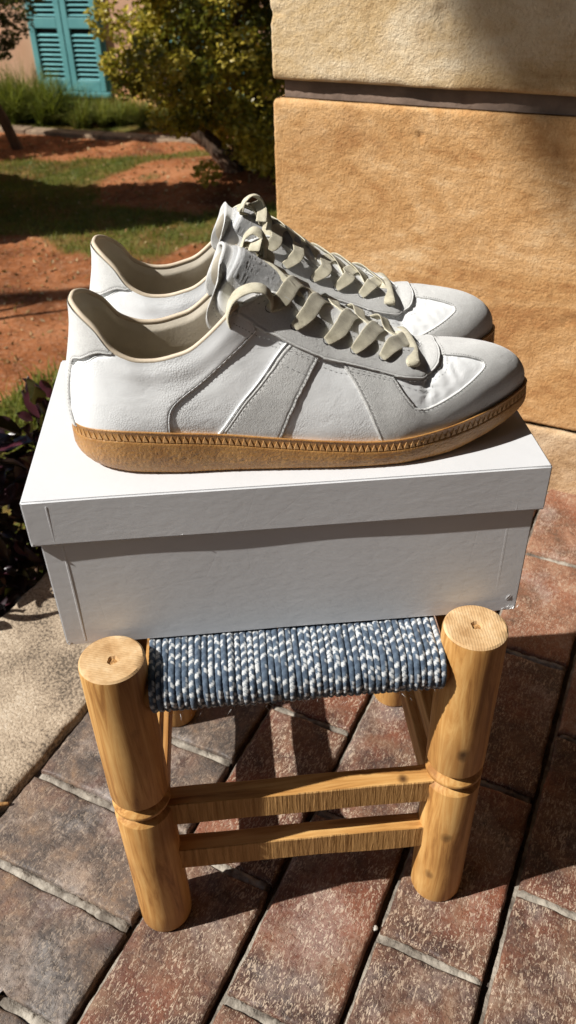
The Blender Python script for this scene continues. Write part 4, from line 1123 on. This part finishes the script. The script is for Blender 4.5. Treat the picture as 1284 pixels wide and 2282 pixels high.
    lows = smoothline(low, 6)
    poly = lows+[(x, 1.0) for x in np.linspace(.352, .2075, 90)]
    panel('eyestay', poly, .0026, M['suede'], free=[[(.3540, 1.0), (.332, 1.0)]], groove=.0022, raw=.00012)
    stl.append((lows[2:-2], .0022, .0026, 1)); stl.append(([(x, .93) for x in np.linspace(.216, .325, 30)], 0, .0026, 1))
    # ---- stitching
    V, F = [], []; VH, FH = [], []
    for (ln, inset, T, both) in stl:
        D = np.array(ln)*np.array([KA, KQ]); D = resample(D, .0007)
        tg = np.gradient(D, axis=0); tg /= np.linalg.norm(tg, axis=1)[:, None]+1e-12; nn = np.stack([-tg[:, 1], tg[:, 0]], 1)
        if inset == 'out':
            c = np.array([.352*KA, .55*KQ]); sgn = np.sign(((D-c)*nn).sum(1)); D = D+nn*sgn[:, None]*.0021
        elif inset != 0:
            # choose the side by sign: positive goes to the left of travel for lines traced heelwards/downwards
            D = D+nn*inset*np.array([-1])
        s = np.concatenate([[0], np.cumsum(np.linalg.norm(np.diff(D, axis=0), axis=1))])
        for s0 in np.arange(.001, s[-1]-.003, .0027):
            for sd_ in (0, 1):
                e = []
                for ss in (s0, s0+.0017):
                    x = np.interp(ss, s, D[:, 0])/KA; y = np.interp(ss, s, D[:, 1])/KQ; e.append((x if sd_ == 0 else 1-x, y))
                P = P3([e[0][0], e[1][0]], [e[0][1], e[1][1]], T-.00002); nr = shoe_norm(np.array([e[0][0]]), np.array([min(.99, e[0][1])]))[0]
                dr = P[1]-P[0]; l = np.linalg.norm(dr)
                if l < 1e-6 or l > .006: continue
                dr /= l; sdv = np.cross(nr, dr)*.00026; up = nr*.00030; b = len(V)
                mid = (P[0]+P[1])/2
                V += [P[0], mid+sdv+up*.4, P[1], mid-sdv+up*.4, mid+up]; F += [(b, b+1, b+4), (b+1, b+2, b+4), (b+2, b+3, b+4), (b+3, b, b+4)]
    out('stitching', np.array(V), F, M['thread'], smooth=False, kind='stuff')
    # ---- lining, insole, binding
    phv = np.concatenate([np.linspace(-.345, .345, 240)]); qv = np.linspace(0.02, 1, 40)
    A, Q = np.meshgrid(phv, qv, indexing='ij'); S = shoe_surf(A, Q); Nn = shoe_norm(A, np.clip(Q, 0, .99))
    th = np.interp(Q, [0, .6, .9, 1], [.0035, .004, .0032, .0008]); S = S-Nn*th[..., None]
    out('lining', S.reshape(-1, 3), [f[::-1] for f in grid_faces(240, 40)], M['lining'])
    av = np.linspace(0, 1, 160, endpoint=False); C = shoe_surf(av, np.full(160, .06)); ctr = np.array([.15, 0, 0]); V = []
    for r_ in (1., .8, .55, .25, .02):
        P = C.copy(); P[:, 0] = np.clip(.03+(C[:, 0]-.03)*1., 0, 1); 
        P[:, 1] = C[:, 1]*r_*.97; P[:, 0] = C[:, 0]*(1 if r_ > .9 else 1)+(0 if r_ > .9 else 0); P[:, 0] = .15+(P[:, 0]-.15)*(.97 if r_ > .9 else .97*(.6+.4*r_)); P[:, 2] = _smooth(ZX, ZF, P[:, 0])+.006-.003*(1-r_); V.append(P)
    V = np.stack(V, 1).reshape(-1, 3); out('insole', V, grid_faces(160, 5, True), M['lining'])
    rimv = np.concatenate([np.linspace(-.2085, .2085, 220)]); C = P3(rimv, 1.0, 0.); C = C+np.array([0, 0, .0004])
    Vv, Ff = limb([tuple(c) for c in C], [.0016]*len(C), 10); out('collar_binding', [tuple(v) for v in Vv], Ff, M['binding'])
    # stitch line inside the far collar
    # ---- tongue
    SP = np.array([(.231, .0585), (.214, .0645), (.197, .0735), (.180, .0830), (.164, .0925), (.150, .1035), (.137, .1125), (.126, .1205), (.118, .1262), (.111, .1312), (.1050, .1348)])
    if m > 0: SP[-4:, 1] -= np.array([.003, .005, .007, .008])
    sc = np.array([tuple(v)[:2] for v in curve_pts([(x, z, 0) for x, z in SP], 6)])
    sl = np.concatenate([[0], np.cumsum(np.hypot(*np.diff(sc, axis=0).T))]); TL = sl[-1]
    def tongue_pt(s, f, off=0.):
        """s 0..1 along, f -1..1 across"""
        s = np.asarray(s, float); f = np.asarray(f, float)
        x = np.interp(s*TL, sl, sc[:, 0]); z = np.interp(s*TL, sl, sc[:, 1]); e = 1e-3
        dx = np.interp(np.minimum(s+e, 1)*TL, sl, sc[:, 0])-np.interp(np.maximum(s-e, 0)*TL, sl, sc[:, 0]); dz = np.interp(np.minimum(s+e, 1)*TL, sl, sc[:, 1])-np.interp(np.maximum(s-e, 0)*TL, sl, sc[:, 1]); l = np.hypot(dx, dz); dx, dz = dx/l, dz/l
        nx, nz = dz, -dx     # outward normal (toe side/up)
        nx, nz = np.where(nz < 0, -nx, nx), np.where(nz < 0, -nz, nz)
        hw = _smooth([0, .3, .55, .75, .88, 1.], [.012, .019, .0245, .0262, .0268, .0250], s); dep = _smooth([0, .4, .62, .74, .86, .94, .98, 1.], [.004, .010, .020, .031, .0445, .035, .022, .015], s)
        kk = np.clip((s-.6)/.15, 0, 1); nx, nz = nx*(1-kk)+.72*kk, nz*(1-kk)+.69*kk; ang = f*np.interp(s, [0, .5, .8, 1], [1.2, 1.35, 1.5, 1.42])
        yy = np.sin(ang)*(hw+off); dd = (1-np.cos(ang))*dep-off*np.cos(ang)
        # rounded top corners
        cut = np.clip((s-.80)/.20, 0, 1)*np.abs(f)**3.0*.020
        cut = np.clip((s-.78)/.22, 0, 1)**1.3*np.abs(f)**2.2*.006
        P = np.stack([x-nx*dd-dx*cut, yy, z-nz*dd-dz*cut], -1)
        return P
    ns, nf = 90, 61; s_ = np.linspace(.02, 1, ns); f_ = np.linspace(-1, 1, nf); Sg, Fg = np.meshgrid(s_, f_, indexing='ij')
    ed = np.minimum(np.minimum((1-np.abs(Fg))*.036, (1-Sg)*TL), 1.); pad = np.clip((ed-.0065)/.004, 0, 1); pad = .0030*np.sqrt(1-(1-pad)**2)
    ruf = np.clip(1-ed/.007, 0, 1)*.0014*(np.sin(Sg*17+2*np.sin(Sg*9)+seed)+.8*np.sin(Fg*6+seed*2))*np.clip((Sg-.5)/.3, 0, 1)
    outer = tongue_pt(Sg, Fg, .0008+pad+ruf); inner = tongue_pt(Sg, Fg, -.0009+ruf-pad*.5)
    nvt = ns*nf
    # padded leather body (inside of the rim) and the raw suede lip as separate meshes
    def sub(name, P, cond, mt, rev=False, parent=root):
        F = [f for f in grid_faces(ns, nf) if all(cond[i] for i in f)]; used = sorted(set(i for f in F for i in f)); mp = {u: k for k, u in enumerate(used)}
        F = [tuple(mp[i] for i in f) for f in F]
        if rev: F = [f[::-1] for f in F]
        return out(name, P.reshape(-1, 3)[used], F, mt, parent=parent)
    e = ed.reshape(-1); 
    tb = sub('tongue', outer, e >= .0058, M['leather'])
    # thin lip with both faces and a raw edge
    Pl = []; Fl = []
    idx = np.arange(nvt).reshape(ns, nf)
    allF = grid_faces(ns, nf); lipF = [f for f in allF if any(e[i] < .0070 for i in f)]
    used = sorted(set(i for f in lipF for i in f)); mp = {u: k for k, u in enumerate(used)}; n_ = len(used)
    V = np.vstack([outer.reshape(-1, 3)[used], inner.reshape(-1, 3)[used]]); F = [tuple(mp[i] for i in f) for f in lipF]+[tuple(mp[i]+n_ for i in f)[::-1] for f in lipF]
    rim = [(i, 0) for i in range(ns)]+[(ns-1, j) for j in range(1, nf)]+[(i, nf-1) for i in range(ns-2, -1, -1)]
    for (a, b) in zip(rim[:-1], rim[1:]):
        i, j = idx[a], idx[b]; F.append((mp[i], mp[i]+n_, mp[j]+n_, mp[j]))
    out('tongue_lip', V, F, M['suede'], parent=tb)
    sub('tongue_lining', tongue_pt(Sg, Fg, -.0022), e >= .0045, M['lining'], rev=True, parent=tb)
    # stitched line round the lip
    V, F = [], []
    for side in (-1, 1):
        for s0 in np.arange(.45, .985, .0125):
            a = tongue_pt(s0, side*(1-.0046/.036), .0012); b = tongue_pt(s0+.0072, side*(1-.0046/.036), .0012); dr = (b-a)/np.linalg.norm(b-a); mid = (a+b)/2; upv = np.array([.3, side*.8, .5]); sv = np.cross(dr, upv)*.0003; k = len(V)
            V += [a, mid+sv, b, mid-sv, mid+upv*.0003]; F += [(k, k+1, k+4), (k+1, k+2, k+4), (k+2, k+3, k+4), (k+3, k, k+4)]
    out('tongue_stitching', np.array(V), F, M['thread'], parent=tb, smooth=False, kind='stuff')
    # embossed dark suede patch on the tongue
    n1, n2 = 110, 90; sg, fg = np.meshgrid(np.linspace(.60, .925, n1), np.linspace(-.52, .52, n2), indexing='ij')
    u = (sg-.60)/.325*7.; v = (fg+.52)/1.04*6.
    cu, cv = u % 1, v % 1
    glyph = (np.abs(cu-.5) < .33)*(np.abs(cv-.5) < .33)*(vnoise(u*3.1+3, v*3.1+7, 60+seed) > -.05)
    ring = ((np.abs(cu-.5) < .36)*(np.abs(cv-.5) < .36)).astype(float)
    gx = np.minimum(np.minimum((sg-.60)*TL, (.925-sg)*TL), (.52-np.abs(fg))*.036)
    rise = .0010*np.sqrt(np.clip(1-(1-np.clip(gx/.0012, 0, 1))**2, 0, 1))
    body = np.interp(np.abs(fg), [0, 1], [.0036, .0036])
    P = tongue_pt(sg, fg, .0034+rise-.00016*glyph-.00012*(1-ring)+.0002*rs.normal(size=sg.shape)*.0)
    out('tongue_patch', P.reshape(-1, 3), grid_faces(n1, n2), M['dark_suede'], parent=tb)
    # ---- sole
    nA = 720; av = np.arange(nA)/nA; base = shoe_surf(av, np.zeros(nA))
    tg = np.roll(base, -2, 0)-np.roll(base, 2, 0); nn = np.stack([tg[:, 1], -tg[:, 0]], 1); nn /= np.linalg.norm(nn, axis=1)[:, None]
    if (nn[180]*np.array([0, -1])).sum() < 0: nn = -nn
    for _ in range(6): nn = (np.roll(nn, 1, 0)+nn+np.roll(nn, -1, 0)); nn /= np.linalg.norm(nn, axis=1)[:, None]
    Xb = base[:, 0]; zt = base[:, 2]
    zb = np.interp(Xb, [0, .245, .262, .279, .290, .302], [0, 0, .0030, .0058, .0078, .0105])
    ot = np.interp(Xb, [0, .02, .10, .2, .302], [.0012, .0018, .0022, .0030, .0034])
    RR = np.interp(Xb, [0, .012, .035, .07, .20, .26, .302], [.0165, .0135, .0075, .0042, .0042, .0065, .0090])
    rows = []
    def row(off, z): 
        P = np.stack([base[:, 0]+nn[:, 0]*off, base[:, 1]+nn[:, 1]*off, z], 1); rows.append(P)
    row(-.004+0*ot, zt-.0015); row(ot-.0016, zt+.0002); row(ot-.0005, zt+.0011); row(ot+.0002, zt+.0007)
    row(ot+.0001, zt-.0002); row(ot-.0001, zt-.0006); row(ot-.0000, zt-.0062); row(ot+.0006, zt-.0068); row(ot+.0008, zt-.0076)
    hh = zt-.0076-zb
    tex = .0005*vfbm(av*2200+9, av*0+4, 3, 2)
    for f in np.linspace(.08, 1, 22):
        z = zt-.0076-hh*f; k = np.clip((f-.30)/.70, 0, 1); ins = RR*(1-np.sqrt(np.clip(1-k*k, 0, 1))); rb = .00045*np.sin(av*2*np.pi*290)*np.exp(-((z-zb-.0032)/.0018)**2) if f > .5 else 0
        tx = .00045*vfbm(av*900+3, np.full(nA, f*16), 17+seed, 2)*(1-np.abs(2*f-1)**3)
        row(ot+.0008-ins+rb+tx, z)
    row(-RR-.006+ot, zb+.0001)
    S = np.stack(rows, 1); nr = len(rows); V = S.reshape(-1, 3).tolist(); F = grid_faces(nA, nr, True)
    # undersole cap
    b = len(V); V.append([.15, 0, .0002]); F += [(i*nr+nr-1, ((i+1) % nA)*nr+nr-1, b) for i in range(nA)]
    so = out('sole', np.array(V), F, M['gum'], fl=True)
    bm = bmesh.new(); bm.from_mesh(so.data); bmesh.ops.recalc_face_normals(bm, faces=bm.faces[:]); bm.to_mesh(so.data); bm.free(); so.data.polygons.foreach_set('use_smooth', [True]*len(so.data.polygons))
    # triangular teeth round the foxing band
    per = np.concatenate([[0], np.cumsum(np.linalg.norm(np.diff(np.vstack([base, base[:1]]), axis=0)[:, :2], axis=1))]); Lp = per[-1]; nt_ = int(Lp/.0041); V, F = [], []
    def at(sp, off, dz):
        sp = sp % Lp; a = np.interp(sp, per, np.arange(nA+1))/nA; i = a*nA; i0 = int(i) % nA; i1 = (i0+1) % nA; w_ = i-int(i)
        bb = base[i0]*(1-w_)+base[i1]*w_; n0 = nn[i0]*(1-w_)+nn[i1]*w_; o0 = ot[i0]*(1-w_)+ot[i1]*w_
        return [bb[0]+n0[0]*(o0+off), bb[1]+n0[1]*(o0+off), bb[2]+dz]
    pt_ = Lp/nt_
    for k in range(nt_):
        c = k*pt_; b = len(V)
        V += [at(c-pt_*.47, -.0004, -.0062), at(c+pt_*.47, -.0004, -.0062), at(c, -.0004, -.0009), at(c-pt_*.38, .0006, -.0059), at(c+pt_*.38, .0006, -.0059), at(c, .0003, -.0016)]
        F += [(b+3, b+4, b+5), (b, b+3, b+5, b+2), (b+4, b+1, b+2, b+5), (b, b+1, b+4, b+3)]
    tt = out('sole_teeth', np.array(V), F, M['gum_light'], parent=so, smooth=False, kind='stuff')
    # ---- laces
    LV, LF, LU = [], [], []
    def ribbon(pts, wdir, width, thick=.0013, sub=7, wprof=None, nrm=None):
        c = curve_pts(pts, sub); N = len(c); n = 10; b = len(LV); s = 0
        W = [Vector(w_) for w_ in (wdir if nrm is None else nrm)]; 
        for i in range(N):
            if i: s += (c[i]-c[i-1]).length
            d = (c[min(i+1, N-1)]-c[max(i-1, 0)]).normalized(); f = i/(N-1)*(len(W)-1); k = min(int(f), len(W)-2) if len(W) > 1 else 0
            w_ = W[k].lerp(W[k+1], f-k) if len(W) > 1 else W[0]
            if nrm is not None: w_ = d.cross(w_)
            w_ = (w_-d*w_.dot(d)).normalized(); nv = d.cross(w_).normalized(); wd = width*(np.interp(i/(N-1), [p[0] for p in wprof], [p[1] for p in wprof]) if wprof else 1)
            wd *= 1+.06*mnoise.noise(c[i]*120)
            for j in range(n):
                a = 2*math.pi*j/n; ca, sa = math.cos(a), math.sin(a); ex = abs(ca)**.55*(1 if ca > 0 else -1)
                crown = .0007*(1-ex*ex)
                LV.append(tuple(c[i]+w_*(ex*wd/2)+nv*(sa*thick/2+crown))); LU.append((s, ex*wd/2))
        for i in range(N-1):
            for j in range(n): LF.append((b+i*n+j, b+i*n+(j+1) % n, b+(i+1)*n+(j+1) % n, b+(i+1)*n+j))
        LF.append(tuple(b+j for j in range(n))[::-1]); LF.append(tuple(b+(N-1)*n+j for j in range(n)))
    def tg_pt(X, y, up=0.):
        # height of whatever lies under the laces at X (tongue centre line + pad), falling away sideways
        xs_, zs_ = sc[::-1, 0], sc[::-1, 1]; z = float(np.interp(X, xs_, zs_)); return Vector((X, y, z+.0045+up-.35*abs(y)**1.5*8))
    ey = [.2255, .2422, .2626, .2802, .2998, .3218]; eq = [.86, .785, .80, .785, .785, .735]
    eyeN = [P3([a], [q], .0030)[0] for a, q in zip(ey, eq)]; eyeF = [P3([1-a], [q], .0030)[0] for a, q in zip(ey, eq)]
    nN = [shoe_norm(np.array([a]), np.array([q]))[0] for a, q in zip(ey, eq)]; nF = [shoe_norm(np.array([1-a]), np.array([q]))[0] for a, q in zip(ey, eq)]
    for i in range(0, 6):
        p, q_ = Vector(eyeN[i]), Vector(eyeF[i]); vn, vf = Vector(nN[i]), Vector(nF[i])
        adv = .0175
        wX = Vector((1, .25, .15)); 
        # strand from the far eyelet crossing under, tucking in below the near eyestay
        lift = .0
        if i < 5:
            UP = Vector((.5, 0, .86))
            def es(a, q, side, off):
                aa = a if side == 0 else 1-a; return Vector(P3([aa], [q], off)[0])
            ribbon([q_-vf*.004, q_+vf*.0008, es(ey[i]+.0085, .965, 1, .0060), tg_pt(q_.x+adv*.62, .010, .0020), tg_pt(q_.x+adv*.98, .000, .0008), tg_pt(q_.x+adv*1.30, -.009, -.0018), tg_pt(q_.x+adv*1.50, -.0150, -.006)],
                   None, .0090, .0010, wprof=[(0, .3), (.14, .6), (.3, 1), (1, 1)], nrm=[vf, vf, UP+vf*.6, UP, UP, UP-Vector((0, .4, 0))])
            # strand from the near eyelet, crossing on top
            ribbon([p-vn*.004, p+vn*.0012, es(ey[i]+.0085, .955, 0, .0042), tg_pt(p.x+adv*.95, -.0055, .0026), tg_pt(p.x+adv*1.25, .004, .0018), tg_pt(p.x+adv*1.5, .0125, -.0003), tg_pt(p.x+adv*1.72, .0165, -.006)],
                   None, .0104, .0010, wprof=[(0, .3), (.14, .5), (.34, 1), (1, 1)], nrm=[vn, vn, vn+UP*.8, UP-Vector((0, .2, 0)), UP, UP+Vector((0, .5, 0))])
        else:
            # last pass: straight across from the far eyelet down to the front eyelet on the near side
            q4 = Vector(eyeF[4]); ribbon([q_-vf*.004, q_+vf*.0008, q_+Vector((.0, -.006, .0035)), tg_pt(q_.x+.001, .004, .0012), tg_pt(q_.x+.002, -.008, .0008), p+vn*.0016+Vector((-.001, .004, .002)), p+vn*.0006, p-vn*.004],
                   [(1, .1, .1), (1, .2, .1), (1, .1, .1)], .0094, .0011, wprof=[(0, .35), (.12, .9), (.3, 1), (.8, 1), (.93, .85), (1, .5)])
    # big loop lying over the top corner of the near eyestay
    ribbon([(.1070, -.0275, .0960), (.1058, -.0300, .1045), (.1082, -.0300, .1125), (.1129, -.0300, .1172), (.1203, -.0298, .1196), (.1268, -.0290, .1180), (.1308, -.0280, .1125), (.1308, -.0262, .1060)],
           [(0.1, 1, .15), (0, 1, .35), (0, 1, .35), (0.2, 1, .3)], .0088, .0017)
    # knot and small loops behind, at the far top eyelet
    K = Vector((.1255, .012, .127))
    ribbon([(.1185, .004, .1235), (.1158, .008, .1270), (.1190, .011, .1300), (.1235, .012, .1285), (.1262, .012, .1245), (.1275, .011, .119)], [(.3, 1, .2), (0, 1, .3), (.1, 1, .2)], .0078, .0016)
    ribbon([(.1172, .010, .1290), (.1195, .013, .1345), (.1245, .014, .1378), (.1290, .013, .1350), (.1308, .012, .1295), (.1300, .010, .1220)], [(.2, 1, .1), (.2, 1, .4), (.3, 1, .1)], .0080, .0017)
    ribbon([(.1235, .004, .1290), (.1262, .010, .1325), (.1300, .016, .1290), (.1290, .020, .1225)], [(1, .3, .5), (1, .3, .3), (1, 0, .5)], .0075, .0017)
    # tail strap running down the tongue centre from the knot
    ribbon([(.1255, .008, .1235), (.1330, .002, .1190), (.1420, -.008, .1125), (.1500, -.0135, .1035)], [(1, .9, .2), (1, .9, .1)], .0078, .0015)
    ribbon([tuple(eyeF[0]-nF[0]*.003), tuple(eyeF[0]+np.array([.002, -.004, .003])), (.1330, .012, .1215), (.1275, .010, .1255)], [(1, .2, .5), (1, .2, .3)], .0075, .0015, wprof=[(0, .5), (.2, 1), (1, 1)])
    lo_ = out('shoelace', np.array(LV), LF, M['lace']); me = lo_.data
    uv = me.uv_layers.new(name='UVMap'); li = np.empty(len(me.loops), 'i'); me.loops.foreach_get('vertex_index', li); uv.data.foreach_set('uv', np.array(LU, 'f')[li].ravel())
    bm = bmesh.new(); bm.from_mesh(me); bmesh.ops.recalc_face_normals(bm, faces=bm.faces[:]); bm.to_mesh(me); bm.free(); me.polygons.foreach_set('use_smooth', [True]*len(me.polygons))
    # near-black discs on the suede paint the shade inside the eyelet holes
    for c_, n_2 in list(zip(eyeN, nN))+list(zip(eyeF, nF)):
        c0 = Vector(c_)-Vector(n_2)*.00025; nv = Vector(n_2); a = nv.cross(Vector((0, 0, 1))).normalized(); b_ = nv.cross(a); V, F, k = [], [], 0
        for j in range(14): 
            an = 2*math.pi*j/14; V.append(tuple(c0+a*math.cos(an)*.0026+b_*math.sin(an)*.0026))
        V.append(tuple(c0-nv*.0008)); F += [(k+j, k+(j+1) % 14, k+14) for j in range(14)]
        out('eyelet', np.array(V), F, M['dark'], smooth=False)

near = thing('sneaker', 'white and grey suede sneaker with gum sole at the front edge of the white box', 'sneaker', (.0325, .056, ZT+.0003), 0, 'pair of white sneakers on the box')
build_shoe(near, -1, 1)
far = thing('sneaker', 'white and grey suede sneaker standing behind the other one, mostly hidden by it', 'sneaker', (.0360, .1555, ZT+.0003), 0, 'pair of white sneakers on the box')
build_shoe(far, 1, 2)
